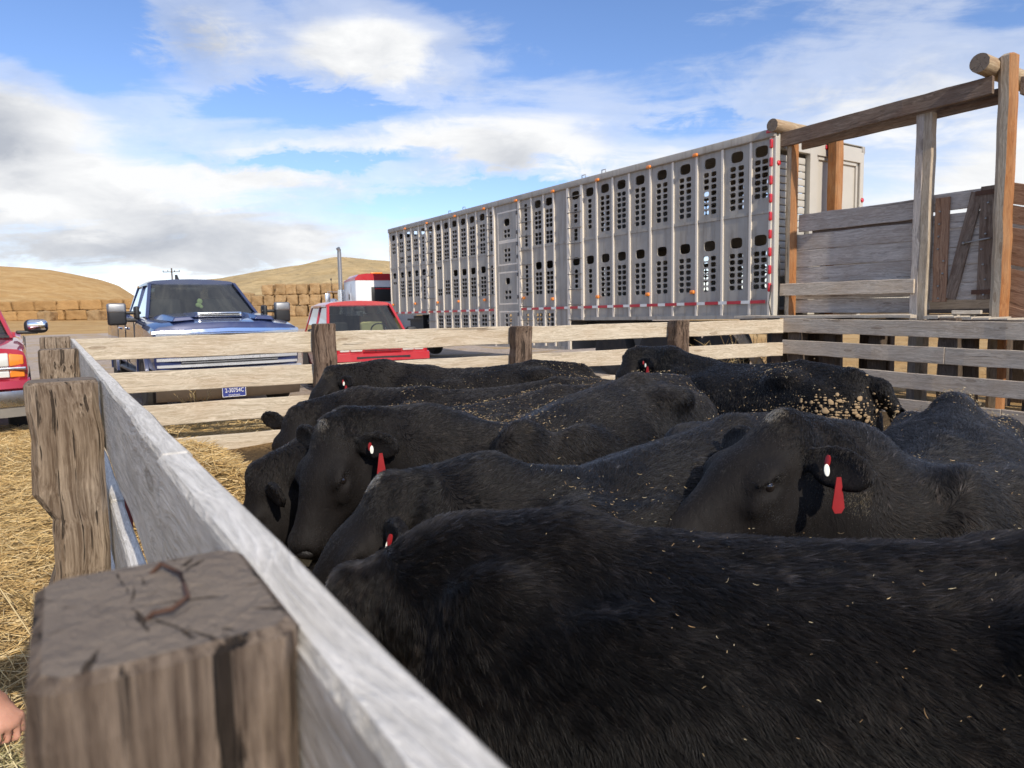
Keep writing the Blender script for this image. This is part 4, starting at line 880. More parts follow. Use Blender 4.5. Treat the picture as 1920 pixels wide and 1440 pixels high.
for s in (1, -1):
    mb = MB(); mb.loft([[(-.14, s*.45, 1.085), (-.14, s*.45, .92), (-.045, s*.45, .92), (-.055, s*.45, 1.07)], [(-.16, s*.78, 1.09), (-.16, s*.78, .92), (-.06, s*.78, .92), (-.075, s*.78, 1.075)]]); mb.build('headlight', M['lamp'], rp_, True, bevel=.015)
    mb = MB(); mb.loft([[(-.16, s*.785, 1.085), (-.16, s*.785, .92), (-.06, s*.785, .92), (-.075, s*.785, 1.07)], [(-.2, s*.93, 1.06), (-.2, s*.93, .94), (-.11, s*.93, .94), (-.12, s*.93, 1.05)]]); mb.build('indicator', M['amber'], rp_, True, bevel=.015)
    mb = MB(); mb.loft([[(-.14, s*.5, .865), (-.14, s*.5, .79), (-.05, s*.5, .79), (-.05, s*.5, .865)], [(-.16, s*.78, .865), (-.16, s*.78, .79), (-.06, s*.78, .79), (-.06, s*.78, .865)]]); mb.build('fog_lamp', M['lamp'], rp_, bevel=.01)
    mb = MB(); mb.loft([[(-.16, s*.785, .865), (-.16, s*.785, .79), (-.06, s*.785, .79), (-.06, s*.785, .865)], [(-.2, s*.93, .865), (-.2, s*.93, .79), (-.11, s*.93, .79), (-.11, s*.93, .865)]]); mb.build('indicator', M['amber'], rp_, bevel=.01)
    mb = MB(); mb.rbox((-.1, s*.70, .893), (.09, .5, .04), .012); mb.build('lamp_trim', ch_, rp_, True)
    mb = MB(); mb.rbox((-1.72, s*1.13, 1.39), (.19, .28, .19), .07, Matrix.Rotation(-.15*s, 4, 'Z'), 4); mb.rbox((-1.72, s*1.02, 1.31), (.12, .26, .05), .02); mr = mb.build('wing_mirror', M['black'], rp_, True, angle=60)
    mb = MB(); mb.rbox((-1.665, s*1.14, 1.405), (.12, .25, .15), .055, Matrix.Rotation(-.15*s, 4, 'Z'), 4); mb.build('mirror_cap', ch_, mr, True, angle=60)
    for x in (-1.72, -2.72): mb = MB(); mb.box((x, s*.987, .9), (.014, .012, .7)); mb.build('door_gap', M['black'], rp_)
    for x in (-.98, -4.3):
        wheel('wheel', rp_, (x, s*.86, .38), .385, .27, s, M['rim'])
        mb = MB(); mb.prism([(x+math.cos(a)*.45, .42+math.sin(a)*.45) for a in np.linspace(-.1, math.pi+.1, 15)], s*.97, s*1.0, 1); mb.build('wheel_well', M['black'], rp_)
mb = MB(); mb.box((-.07, 0, .95), (.05, .86, .26)); gr_ = mb.build('grille', M['black'], rp_)
mb = MB(); mb.box((-.04, 0, .95), (.03, .9, .05)); mb.build('grille_slat', ch_, gr_)
mb = MB(); mb.loft([[(-.1-.14*abs(y)**4, y, .775), (.03-.16*abs(y)**4, y, .75), (.05-.16*abs(y)**4, y, .66), (-.05-.1*abs(y)**4, y, .635)] for y in (-.98, -.9, -.7, -.3, 0, .3, .7, .9, .98)]); mb.build('bumper_top', cr_, rp_, True, angle=60)
mb = MB(); mb.loft([[(-.06-.14*abs(y)**4, y, .635), (.06-.16*abs(y)**4, y, .63), (.075-.16*abs(y)**4, y, .52), (.045-.16*abs(y)**4, y, .44), (-.07-.1*abs(y)**4, y, .44)] for y in (-.985, -.9, -.7, -.3, 0, .3, .7, .9, .985)]); mb.build('front_bumper', ch_, rp_, True, angle=60)
mb = MB(); mb.loft([[(-.08-.14*abs(y)**4, y, .44), (.03-.16*abs(y)**4, y, .44), (-.02-.16*abs(y)**4, y, .31), (-.09-.1*abs(y)**4, y, .31)] for y in (-.96, -.9, -.7, 0, .7, .9, .96)]); mb.build('valance', plain('grey_plastic', (.30, .28, .25), .7, 0, 0, .15), rp_, True, angle=60)

# ---- small red four-wheel drive
FW2 = Vector((.42, -.907, 0)); A2 = math.atan2(FW2.y, FW2.x)
su = empty('small_car', (-2.14, 11.86, .13), A2, 'small bright red car with a pale seat cover behind its windscreen', 'car')
rd_ = M['redpaint']
body_loft('body', [(-.04, .74, .40, .93, .03, .04), (-.08, .795, .36, .96, .03), (-.5, .81, .34, .985, .04), (-1.0, .815, .33, 1.0, .03), (-1.25, .815, .33, 1.01, -.1), (-3.3, .815, .33, 1.03, -.1), (-3.6, .80, .38, 1.0, -.02)], rd_, su)
cabin(su, rd_, -1.02, -1.62, -3.2, -3.5, 1.02, 1.58, .735, .60, -2.25, .05, 'glass', 'tintglass', .065)
tank(su, -1.2, -3.4, .7, .5, .75)
seats(su, -2.1, .75, .46, (-.36,), M['dark']); seats(su, -2.1, .75, .5, (.36,), plain('pale_yellow_seat_cover', (.62, .60, .30), .95), True); seats(su, -2.95, .72, 1.1, (0,), M['dark'], False)
steering(su, (-1.55, .36, 1.05), .17)
mb = MB(); mb.rbox((-1.28, 0, .97), (.4, 1.36, .14), .05); mb.build('dashboard', M['dark'], su, True)
mb = MB(); mb.rbox((-1.58, 0, 1.47), (.03, .2, .06), .02); mb.box((-1.57, .03, 1.38), (.006, .06, .09)); mb.build('rear_view_mirror', M['black'], su)
mb = MB(); mb.box((-.035, 0, .83), (.05, .66, .16)); gr_ = mb.build('grille', rd_, su)
mb = MB()
for z in np.linspace(.77, .895, 5): mb.box((-.008, 0, z), (.012, .62, .014))
for y in (-.12, .12): mb.box((-.006, y, .83), (.012, .012, .15))
mb.build('grille_slat', plain('dark_red_shadow_gap', (.06, .006, .01), .6), gr_)  # dark strips paint the shade in the gaps between the red slats
mb = MB(); mb.ell((.0, 0, .86), (.015, .085, .05)); mb.build('emblem', M['whitetape'], gr_, True)
for s in (1, -1):
    mb = MB(); mb.rbox((-.05, s*.44, .83), (.08, .2, .15), .015); mb.rbox((-.06, s*.63, .83), (.08, .16, .15), .015); mb.build('headlight', M['lamp'], su, True, angle=40)
    mb = MB(); mb.rbox((-1.32, s*.90, 1.07), (.12, .2, .13), .04); mb.box((-1.32, s*.79, 1.04), (.05, .1, .04)); mb.build('wing_mirror', M['black'], su, True, angle=50)
    for x in (-.68, -2.9):
        wheel('wheel', su, (x, s*.72, .32), .325, .2, s, M['rim'])
        mb = MB(); mb.prism([(x+math.cos(a)*.40, .34+math.sin(a)*.40) for a in np.linspace(-.1, math.pi+.1, 13)], s*.80, s*.822, 1); mb.build('wheel_well', M['black'], su)
mb = MB(); mb.loft([[(-.05-.1*abs(y)**3, y, .74), (.05-.12*abs(y)**3, y, .72), (.06-.12*abs(y)**3, y, .60), (-.04-.1*abs(y)**3, y, .58)] for y in (-.81, -.6, -.3, 0, .3, .6, .81)]); mb.build('front_bumper', rd_, su, True, angle=40)
mb = MB(); mb.box((.035, 0, .66), (.05, .9, .03)); mb.loft([[(-.04, y, .58), (.05-.12*abs(y)**3, y, .58), (.02-.12*abs(y)**3, y, .42), (-.05, y, .40)] for y in (-.79, -.4, 0, .4, .79)]); mb.build('valance', M['black'], su)

# ---- highway tractor
h_ = R(-27); FT = Vector((math.sin(h_), math.cos(h_), 0)); AT = math.atan2(FT.y, FT.x)
tk = empty('truck_tractor', (-5.50, 25.5, .15), AT, 'white highway tractor with a red sleeper roof and upright chrome exhaust stack', 'truck')
wp = M['whitepaint']; SLW = 2.25
mb = MB(); mb.rbox((.85, -SLW/2, 1.70), (1.7, SLW, 2.0), .06); mb.build('sleeper', wp, tk, True, angle=50)
mb = MB(); mb.loft([[(0.0, 0, 2.62), (0., -SLW, 2.62), (.10, -SLW+.05, 2.80), (.35, -SLW+.2, 2.86), (.35, -.2, 2.86), (.10, -.05, 2.80)][:6] if False else [(x, y, z) for y, z in ((.012, 2.62), (.0, 2.70), (-.12, 2.82), (-.4, 2.86), (-SLW+.4, 2.86), (-SLW+.12, 2.82), (-SLW, 2.70), (-SLW-.012, 2.62))] for x in (-.012, .5, 1.2)]+[[(1.72, y, z) for y, z in ((.012, 2.62), (.0, 2.64), (-.12, 2.66), (-.4, 2.67), (-SLW+.4, 2.67), (-SLW+.12, 2.66), (-SLW, 2.64), (-SLW-.012, 2.62))]]); mb.build('sleeper_roof', M['redpaint'], tk, True, angle=40)
mb = MB(); mb.rbox((-.012, -1.05, 2.12), (.03, .95, .52), .06, seg=3); win = mb.build('rear_window', M['black'], tk, True, angle=50)
mb = MB(); mb.box((-.032, -1.05, 2.32), (.006, .7, .035)); mb.build('red_reflection', M['redlens'], win)  # red strip painted over the window as a reflection in the glass
mb = MB(); mb.rbox((1.0, .010, 1.95), (.75, .03, 1.15), .05); dd = mb.build('luggage_door', wp, tk, True, angle=40)
mb = MB(); mb.rbox((.78, .035, 2.05), (.05, .03, .2), .01); mb.build('handle', M['black'], dd)
mb = MB(); mb.rbox((.4, -.9, 2.90), (.1, .45, .06), .025); mb.build('roof_marker', M['amber'], tk, True)
mb = MB(); mb.cyl((1.95, .05, .9), (1.95, .05, 3.75), .075, n=20); mb.tube([(1.95, .05, 3.74), (1.95, .05, 3.85), (1.93, .10, 3.93)], .075, 20); st_ = mb.build('exhaust_stack', M['steel'], tk, True, angle=50)
mb = MB(); mb.cyl((1.95, .05, 1.1), (1.95, .05, 2.35), .12, n=20); mb.build('heat_shield', M['chrome'], st_, True, angle=50)
mb = MB(); mb.rbox((2.75, -SLW/2, 1.65), (1.5, 1.75, 1.5), .08); mb.build('cab', wp, tk, True, angle=50)
mb = MB(); mb.rbox((4.4, -SLW/2, 1.3), (1.9, 1.4, 1.0), .12); mb.build('bonnet', wp, tk, True, angle=50)
mb = MB(); mb.tube([(2.9, -.25, 2.3), (2.9, .34, 2.32)], .014, 6); mb.tube([(2.9, .34, 2.32), (2.9, .34, 1.6)], .014, 6); mb.rbox((2.9, .34, 2.05), (.06, .2, .42), .03); mb.rbox((2.9, .34, 1.72), (.06, .18, .16), .03); mb.build('wing_mirror', M['chrome'], tk, True, angle=50)
mb = MB(); mb.cyl((3.5, .0, 1.3), (3.5, .0, 1.95), .19, n=18); mb.ell((3.5, 0, 1.95), (.19, .19, .12)); mb.build('air_cleaner', M['chrome'], tk, True, angle=50)
mb = MB(); mb.tube([(2.6, .25, 2.3), (2.6, .25, 2.75)], .008, 5); mb.ell((2.6, .25, 2.78), (.03, .03, .05)); mb.build('aerial', M['black'], tk)
mb = MB(); mb.box((1.2, -SLW/2, .75), (7.5, .9, .25)); mb.build('chassis', M['black'], tk)
for x in (-2.3, -1.0, 4.5):
    for s, yy in ((1, -.18), (-1, -SLW+.18)): wheel('wheel', tk, (x, yy, .5), .5, .3, s, M['rim'])

# ------------------------------------------------------------------ straw stacks and pole
def ordinal(i): return ['first', 'second', 'third', 'fourth', 'fifth', 'sixth', 'seventh', 'eighth', 'ninth', 'tenth', 'eleventh', 'twelfth'][i]
def bale_mesh(L, W_, H, seed, rough=.05):
    b = bmesh.new(); bmesh.ops.create_cube(b, size=1.); bmesh.ops.subdivide_edges(b, edges=b.edges[:], cuts=9, use_grid_fill=True); r = np.random.default_rng(seed)
    P = np.array([v.co for v in b.verts]); q = np.abs(P)*2
    e = .06; cl = np.clip(P, -.5+e, .5-e); dd = P-cl; nn = np.linalg.norm(dd, axis=1, keepdims=True); P = np.where(nn > 1e-6, cl+dd/np.maximum(nn, 1e-6)*e, P)
    P = P*np.array([L, W_, H]); off = sines(P, 7., 12, seed)*rough+sines(P, 25., 12, seed+1)*rough*.4; P += (P/np.linalg.norm(P, axis=1, keepdims=True))*off[:, None]
    P[:, 0] += sines(P*np.array([0, 1, 1]), 3., 6, seed+2)*.05
    for v, p in zip(b.verts, P): v.co = p
    me = bpy.data.meshes.new('straw_bale'); b.to_mesh(me); b.free(); me.shade_smooth(); return me
bm_ = [bale_mesh(2.17, 1.2, .98, i, .07) for i in range(5)]
for m_ in bm_: m_.materials.append(M['bale'])
bg_ = [bale_mesh(1.20, 1.6, 1.16, 20+i, .09) for i in range(6)]
for m_ in bg_: m_.materials.append(M['bale_grey'])
def pix(px, Y): return (px-960-.0204*16)/1332*Y
def bale(me, px, Y, z, label, group, rz=0.):
    o = bpy.data.objects.new('straw_bale', me); COL.objects.link(o); x = pix(px, Y); o.location = (x, Y, z); o.rotation_euler = (random.uniform(-.03, .03), random.uniform(-.025, .025), rz); tag(o, label, 'straw bale', group); return o
GL = 'square straw bales stacked on the left below the hill'
YB = 74.
zb = gz(pix(120, YB), YB)
for i, px in enumerate((-66, -23, 18, 59, 101, 142, 184, 225, 266)):
    nm = ['two left of', 'one left of'][i] if i < 2 else ordinal(i-2)
    bale(bm_[i % 5], px, YB+.2, zb+1.52, f'golden straw bale {nm} the photo edge, upper row of left stack' if i < 2 else f'golden straw bale, {nm} from the photo edge, upper row of left stack', GL, R(1))
for i, px in enumerate((-57, -15, 27, 67, 113, 157, 199, 241)):
    nm = ['two left of', 'one left of'][i] if i < 2 else ordinal(i-2)
    bale(bm_[(i+2) % 5], px, YB, zb+.5, f'orange straw bale {nm} the photo edge, lower row of left stack' if i < 2 else f'orange straw bale, {nm} from the photo edge, lower row of left stack', GL, R(-1))
bale(bg_[0], 98, YB-1.3, zb+.32, 'short straw bale end jutting out in front of the left stack', GL, R(3)); bale(bg_[1], 190, YB-1.2, zb+.30, 'short grey ended straw bale jutting out in front near the blue pickup mirror', GL, R(-2))
GR = 'weathered straw bales stacked on the right between the vehicles'
YR = 80.; zr_ = gz(pix(570, YR), YR)
for row, (n, x0, word) in enumerate(((9, 488, 'bottom'), (9, 493, 'middle'), (7, 514, 'top'))):
    for i in range(n):
        bale(bg_[(i*2+row) % 6], x0+21.5*i+random.uniform(-1, 1), YR+.25*row+random.uniform(-.2, .2), zr_+.6+1.2*row, f'weathered straw bale, {ordinal(i)} from left, {word} row behind the small red car', GR, R(random.uniform(-4, 4)))
for i in range(3): bale(bg_[i+1], 430+21*i, YR+3, zr_+2.2, f'pale straw bale behind the blue pickup cab, {ordinal(i)} from the left of three', GR, 0)
pole = empty('utility_pole', (pix(334, 170), 170, gz(pix(334, 170), 170)), 0, 'wooden utility pole with a crossarm rising behind the blue pickup', 'utility pole')
ztop = 1.45+(602-504)/1332*170-pole.location.z
mb = MB(); mb.cyl((0, 0, -1), (0, 0, ztop), .22, .16, 10); mb.build('pole', M['under'], pole, True, angle=50)
mb = MB(); mb.box((0, -.25, ztop-.9), (4.0, .14, .16)); cb = mb.build('crossarm', M['under'], pole)
mb = MB()
for x in (-1.9, -.8, .8, 1.9): mb.cyl((x, -.25, ztop-.8), (x, -.25, ztop-.5), .09, n=8)
mb.build('insulator', M['black'], cb)

# ------------------------------------------------------------------ cattle: implicit bodies polygonised with surface nets
def surface_nets(Fd, org, h):
    S = Fd < 0; nx, ny, nz = Fd.shape
    cnt = np.zeros((nx-1, ny-1, nz-1), np.int8)
    for i in (0, 1):
        for j in (0, 1):
            for k in (0, 1): cnt += S[i:nx-1+i, j:ny-1+j, k:nz-1+k]
    act = (cnt > 0) & (cnt < 8); idx = -np.ones(act.shape, np.int32); ii = np.argwhere(act); idx[act] = np.arange(len(ii))
    acc = np.zeros((len(ii), 3)); num = np.zeros(len(ii)); C8 = {(a, b, c): Fd[ii[:, 0]+a, ii[:, 1]+b, ii[:, 2]+c] for a in (0, 1) for b in (0, 1) for c in (0, 1)}
    for ax in range(3):
        for a in (0, 1):
            for b in (0, 1):
                p = [a, b]; p.insert(ax, 0); q = [a, b]; q.insert(ax, 1); f0, f1 = C8[tuple(p)], C8[tuple(q)]; m = (f0 < 0) != (f1 < 0)
                t = np.where(m, f0/np.where(np.abs(f0-f1) < 1e-9, 1, f0-f1), 0); pt = np.tile(np.array(p, float), (len(ii), 1)); pt[:, ax] = t
                acc += pt*m[:, None]; num += m
    V = (ii+acc/num[:, None])*h+org; quads = []
    for ax in range(3):
        sl0 = [slice(None)]*3; sl1 = [slice(None)]*3; sl0[ax] = slice(0, -1); sl1[ax] = slice(1, None); s0, s1 = S[tuple(sl0)], S[tuple(sl1)]
        e = np.argwhere(s0 != s1); o1, o2 = [k for k in range(3) if k != ax]
        e = e[(e[:, o1] > 0) & (e[:, o2] > 0) & (e[:, o1] < Fd.shape[o1]-1) & (e[:, o2] < Fd.shape[o2]-1)]
        def cell(da, db): c = e.copy(); c[:, o1] -= da; c[:, o2] -= db; return idx[c[:, 0], c[:, 1], c[:, 2]]
        q = np.stack([cell(1, 1), cell(0, 1), cell(0, 0), cell(1, 0)], -1); flip = s0[e[:, 0], e[:, 1], e[:, 2]]
        if ax == 1: flip = ~flip
        q[~flip] = q[~flip][:, ::-1]; quads.append(q)
    Q = np.concatenate(quads); Q = Q[(Q >= 0).all(1)]
    return V, Q
class SDF:
    def __init__(s, lo, hi, h):
        s.h = h; s.lo = np.array(lo, float); n = np.ceil((np.array(hi)-s.lo)/h).astype(int)+1; s.n = n
        s.ax = [(s.lo[i]+np.arange(n[i])*h).astype(np.float32) for i in range(3)]; s.F = np.full(n, .25, np.float32)
    def win(s, lo, hi, m):
        r = []
        for i in range(3):
            a = int(np.clip(np.floor((lo[i]-m-s.lo[i])/s.h), 0, s.n[i]-1)); b = int(np.clip(np.ceil((hi[i]+m-s.lo[i])/s.h)+1, a+1, s.n[i])); r.append(slice(a, b))
        return tuple(r)
    def grid(s, w): return s.ax[0][w[0]][:, None, None], s.ax[1][w[1]][None, :, None], s.ax[2][w[2]][None, None, :]
    def comb(s, w, d, k, sub=False):
        a = s.F[w]
        if sub: 
            h_ = np.maximum(k-np.abs(a+d), 0)/k; s.F[w] = np.maximum(a, -d)+h_*h_*k*.25
        else:
            h_ = np.maximum(k-np.abs(a-d), 0)/k; s.F[w] = np.minimum(a, d)-h_*h_*k*.25
    def ell(s, c, r, k=.04, rot=None, sub=False):
        c = np.array(c, float); r = np.array(r, float); R_ = np.max(r); w = s.win(c-R_, c+R_, k+.05); X, Y, Z = s.grid(w); p = [X-c[0], Y-c[1], Z-c[2]]
        if rot is not None: p = [rot[0][i]*p[0]+rot[1][i]*p[1]+rot[2][i]*p[2] for i in range(3)]   # rot columns are the axes
        k0 = np.sqrt((p[0]/r[0])**2+(p[1]/r[1])**2+(p[2]/r[2])**2); k1 = np.sqrt((p[0]/r[0]**2)**2+(p[1]/r[1]**2)**2+(p[2]/r[2]**2)**2)+1e-6
        s.comb(w, (k0*(k0-1)/k1).astype(np.float32), k, sub)
    def cone(s, p0, r0, p1, r1, k=.05, lat=None, sq=1.):
        p0, p1 = np.array(p0, float), np.array(p1, float); R_ = max(r0, r1); w = s.win(np.minimum(p0, p1)-R_, np.maximum(p0, p1)+R_, k+.05); X, Y, Z = s.grid(w)
        v = p1-p0; L2 = v@v; t = np.clip(((X-p0[0])*v[0]+(Y-p0[1])*v[1]+(Z-p0[2])*v[2])/L2, 0, 1); q = [X-p0[0]-t*v[0], Y-p0[1]-t*v[1], Z-p0[2]-t*v[2]]
        if lat is not None:
            ll = q[0]*lat[0]+q[1]*lat[1]+q[2]*lat[2]; f = (1/sq-1); q = [q[i]+ll*lat[i]*f for i in range(3)]
        s.comb(w, (np.sqrt(q[0]**2+q[1]**2+q[2]**2)-(r0+(r1-r0)*t)).astype(np.float32), k)
def spl(x, pts):
    xs, ys = map(np.array, zip(*pts)); m = np.gradient(ys, xs); x = np.clip(x, xs[0], xs[-1]); i = np.clip(np.searchsorted(xs, x)-1, 0, len(xs)-2); h = xs[i+1]-xs[i]; t = (x-xs[i])/h
    return (2*t**3-3*t**2+1)*ys[i]+(t**3-2*t**2+t)*h*m[i]+(-2*t**3+3*t**2)*ys[i+1]+(t**3-t**2)*h*m[i+1]
TOPL = [(-1.02, 1.02), (-1.0, 1.12), (-.95, 1.185), (-.86, 1.225), (-.72, 1.245), (-.52, 1.255), (-.3, 1.225), (0, 1.205), (.2, 1.21), (.36, 1.215), (.5, 1.165), (.62, 1.08), (.72, .94), (.76, .84)]
BOTL = [(-1.02, .98), (-1.0, .90), (-.95, .78), (-.86, .68), (-.72, .62), (-.5, .62), (-.25, .57), (0, .52), (.25, .50), (.45, .50), (.6, .56), (.72, .70), (.76, .80)]
WIDL = [(-1.02, .05), (-1.0, .12), (-.95, .18), (-.86, .235), (-.72, .275), (-.52, .295), (-.3, .295), (-.1, .32), (.1, .33), (.3, .295), (.45, .25), (.6, .20), (.72, .12), (.76, .05)]
NTOP = [(-1.02, 1.5), (-.8, 1.42), (-.5, 1.62), (-.3, 2.1), (0, 2.2), (.25, 1.75), (.45, 1.6), (.76, 2.)]
def unit(v): v = np.array(v, float); return v/np.linalg.norm(v)
HAIR = {}
def cow(label, W, dr, poll, muz, scale, h, nh, ear=(.0, .0), tail=None, spots=(), seed=0, hump=0., tags=('red', 'white'), fat=1., furlen=1., dz=0., tagrot=35, front=0., bend=0., peak=1., tw=1.):
    """W: withers on the ground plan (world), dr: heading, poll and muzzle in world space"""
    dr = unit([dr[0], dr[1]]); yaw = math.atan2(dr[1], dr[0]); z0 = -.20+dz; wx = .33*scale
    org = np.array([W[0]-dr[0]*wx, W[1]-dr[1]*wx, z0]); Rw = np.array([[dr[0], -dr[1], 0], [dr[1], dr[0], 0], [0, 0, 1]])
    loc = lambda p: (np.array(p, float)-org)@Rw/scale
    pl, mz = loc(poll), loc(muz); f = unit(mz-pl); HL = .47/scale*1.0; u = unit(np.array([0, 0, 1.])-f*f[2]); l = np.cross(u, f); hs = 1./scale*1.02
    HM = lambda a, b, c: pl+(f*a+l*b+u*c)*hs
    rot = np.stack([f, l, u], 1)
    pts = np.array([pl, mz, HM(.1, .33, 0), HM(.1, -.33, 0)]); lo = np.minimum([-1.12, -.42, -.02], pts.min(0)-.16); hi = np.maximum([.82, .42, 1.30], pts.max(0)+.16)
    S = SDF(lo, hi, h); w = S.win([-1.04, -.4, .4], [.78, .4, 1.3], .06); X, Y, Zg = S.grid(w); x = X[:, 0, 0].astype(float)
    tp, bt_, wd, nt_ = [spl(x, q)[:, None, None] for q in (TOPL, BOTL, WIDL, NTOP)]; wd = wd*fat; tp = tp-front*np.clip((X+.25)/.6, 0, 1)**1.5*np.clip((tp-bt_)/.5, 0, 1)
    zc = bt_+(tp-bt_)*.52; v = (Zg-zc)/np.where(Zg > zc, tp-zc, zc-bt_); nt_ = np.where(X < -.2, 1+(nt_-1)*peak, nt_); cx = lambda q: bend*np.maximum(q-.0, 0)**2; hw = np.abs(Y-cx(X))/wd; n = np.where(v > 0, nt_, 2.5)
    d = ((hw**n+np.abs(v)**n+1e-9)**(1/n)-1)*np.minimum(wd, (tp-bt_)/2)*.95
    d = np.where((X < -1.03) | (X > .77), .1, d); S.F[w] = d.astype(np.float32)
    for s in (1, -1):
        S.ell((-.74, s*.175*fat, .80), (.24, .125, .36), .07); S.ell((-.53, s*.20*fat*peak**.5, 1.165-.05*(1-peak)*4), (.11, .075, .05), .10); S.ell((-.95, s*.085, 1.05), (.05, .04, .06), .08)
        S.ell((.40, s*.19*fat+cx(.4), .86), (.19, .10, .33), .08, rot=np.array([[.94, 0, .34], [0, 1, 0], [-.34, 0, .94]])); S.ell((.60, s*.15+cx(.6), .80), (.12, .09, .14), .07); S.ell((.20, s*.24*fat+cx(.2), .85), (.22, .08, .28), .08)
        S.cone((.43, s*.17, .72), .105, (.42, s*.155, .40), .058, .06); S.cone((.42, s*.155, .40), .056, (.43, s*.15, .12), .036, .03); S.cone((.43, s*.15, .11), .04, (.46, s*.15, .03), .055, .02)
        S.cone((-.70, s*.19, .78), .14, (-.68, s*.19, .55), .095, .06); S.cone((-.68, s*.19, .57), .085, (-.88, s*.165, .42), .05, .05); S.cone((-.88, s*.165, .42), .048, (-.85, s*.155, .12), .037, .03); S.cone((-.85, s*.155, .11), .042, (-.80, s*.155, .03), .056, .02)
    # ridge of the spine and loin
    S.cone((.36, cx(.36), 1.16-front), .05, (.0, 0, 1.155-front*.28), .045, .05); S.cone((.0, 0, 1.155-front*.28), .045, (-.5, 0, 1.205), .045, .05); S.cone((-.5, 0, 1.21), .04, (-.90, 0, 1.18), .03, .07)
    # neck: crest and throat run from the shoulder to the head
    nb = np.array([.45, cx(.45), .99-front]); pn = HM(.0, 0, -.135); mid = (nb+pn)/2+np.array([.03, 0, .03+hump]); lat = unit(np.cross(pn-nb, [0, 0, 1]))
    S.cone(nb, .235, mid, .175, .10, lat, .78); S.cone(mid, .172, pn, .095, .07, lat, .85)
    if bend:
        for q0, q1 in (((.62, cx(.62)+.10, .80), mid), ((.50, cx(.5)+.16, .92), mid), ((.30, cx(.3)+.20, .96), (nb+mid)/2)): S.cone(q0, .15, np.array(q1, float), .135, .12)
    cr0 = np.array([.36, cx(.36), 1.13-front]); cr1 = HM(-.05, 0, -.085); crm = (cr0+cr1)/2+np.array([0, 0, .035+hump]); S.cone(cr0, .08, crm, .075, .08); S.cone(crm, .072, cr1, .05, .06)
    th0 = np.array([.62, cx(.62), .78]); th1 = HM(.14, 0, -.22); S.cone(th0, .12, (th0+th1)/2, .10, .09); S.cone((th0+th1)/2, .10, th1, .075, .08)
    # head
    g = hs
    def E(a, b, c, r, k=.03, sub=False, rt=None): S.ell(HM(a, b, c), np.array(r)*g, k, rot if rt is None else rt, sub)
    def Cn(a, ra, b, rb, k=.03, sq=1.): S.cone(HM(*a), ra*g, HM(*b), rb*g, k, l, sq)
    E(.04, 0, -.075, (.085, .105, .08), .04); E(.0, 0, -.02, (.05, .05, .04), .04); E(.15, 0, -.085, (.16, .112, .09), .04)
    Cn((.20, 0, -.085), .082, (.42, 0, -.085), .058, .04); E(.445, 0, -.09, (.055, .072, .062), .03); E(.455, 0, -.135, (.04, .05, .035), .02)
    for s in (1, -1):
        E(.175, s*.095, -.055, (.06, .035, .035), .025); E(.16, s*.075, -.165, (.12, .045, .085), .04); Cn((.10, s*.055, -.20), .06, (.40, s*.022, -.135), .042, .05); E(.22, s*.10, -.10, (.05, .02, .03), .03)
        E(.185, s*.115, -.044, (.040, .020, .013), .010); E(.20, s*.112, -.094, (.03, .014, .009), .010); E(.485, s*.04, -.07, (.022, .016, .013), .012, True); E(.19, s*.128, -.068, (.032, .018, .017), .012, True)
        e0 = ear[0 if s == 1 else 1]; ax = unit(l*s*.9+f*(-.12+e0)-u*.22); nn = unit(np.cross(ax, f)*s*-1); nn = unit(nn*.85+f*.5); bb = np.cross(ax, nn); er = np.stack([ax, bb, nn], 1)
        ec = HM(.045, s*.12, -.075)+ax*.085*g; S.ell(ec, np.array([.100, .058, .020])*g, .018, er); S.ell(ec+nn*.020*g+ax*.012, np.array([.074, .042, .016])*g, .012, er, True)
        if s == 1: EAR = (ec, ax, bb, nn)
    # tail
    tl = tail or [(-.90, 0, 1.175), (-1.03, 0, 1.08), (-1.06, .01, .8), (-1.05, .02, .5), (-1.05, .03, .32)]
    for i in range(len(tl)-1): S.cone(tl[i], (.034, .032, .028, .03, .04)[i]*tw, tl[i+1], (.032, .028, .03, .04, .02)[i]*tw, .05)
    V, Q = surface_nets(S.F, S.lo, h)
    me = grid_mesh('cow', V*scale, Q); N_v = np.zeros((len(V), 3), np.float32)
    me.vertices.foreach_get('co', (co := np.zeros(len(V)*3, np.float32))); 
    # light smoothing of the net
    ev = np.zeros(len(me.edges)*2, np.int32); me.edges.foreach_get('vertices', ev); ev = ev.reshape(-1, 2); P = co.reshape(-1, 3).astype(float); deg = np.bincount(ev.ravel(), minlength=len(P))[:, None]
    for it in range(4):
        a = np.zeros_like(P)
        for c in range(3): a[:, c] = np.bincount(ev[:, 0], P[ev[:, 1], c], len(P))+np.bincount(ev[:, 1], P[ev[:, 0], c], len(P))
        P += (.5 if it % 2 == 0 else -.48)*(a/np.maximum(deg, 1)-P)
    P[:, 2] += 0; P += 0
    me.vertices.foreach_set('co', P.astype(np.float32).ravel()); me.update(); me.vertex_normals
    N_v = np.zeros(len(P)*3, np.float32); me.vertices.foreach_get('normal', N_v); N_v = N_v.reshape(-1, 3)
    o = link('cow', me, M['hide']); o.location = org; o.rotation_euler = (0, 0, yaw); tag(o, label, 'cow', 'black cattle crowded in the pen')
    # ---- coat
    r = np.random.default_rng(100+seed); v = P[Q]; ar = .5*np.linalg.norm(np.cross(v[:, 2]-v[:, 0], v[:, 3]-v[:, 1]), axis=1); cen = v.mean(1)
    toC = np.array([0, 0, 1.45])-(cen@Rw.T+org); dist = np.linalg.norm(toC, axis=1); fn = np.cross(v[:, 2]-v[:, 0], v[:, 3]-v[:, 1]); fn /= np.linalg.norm(fn, axis=1, keepdims=True)+1e-9
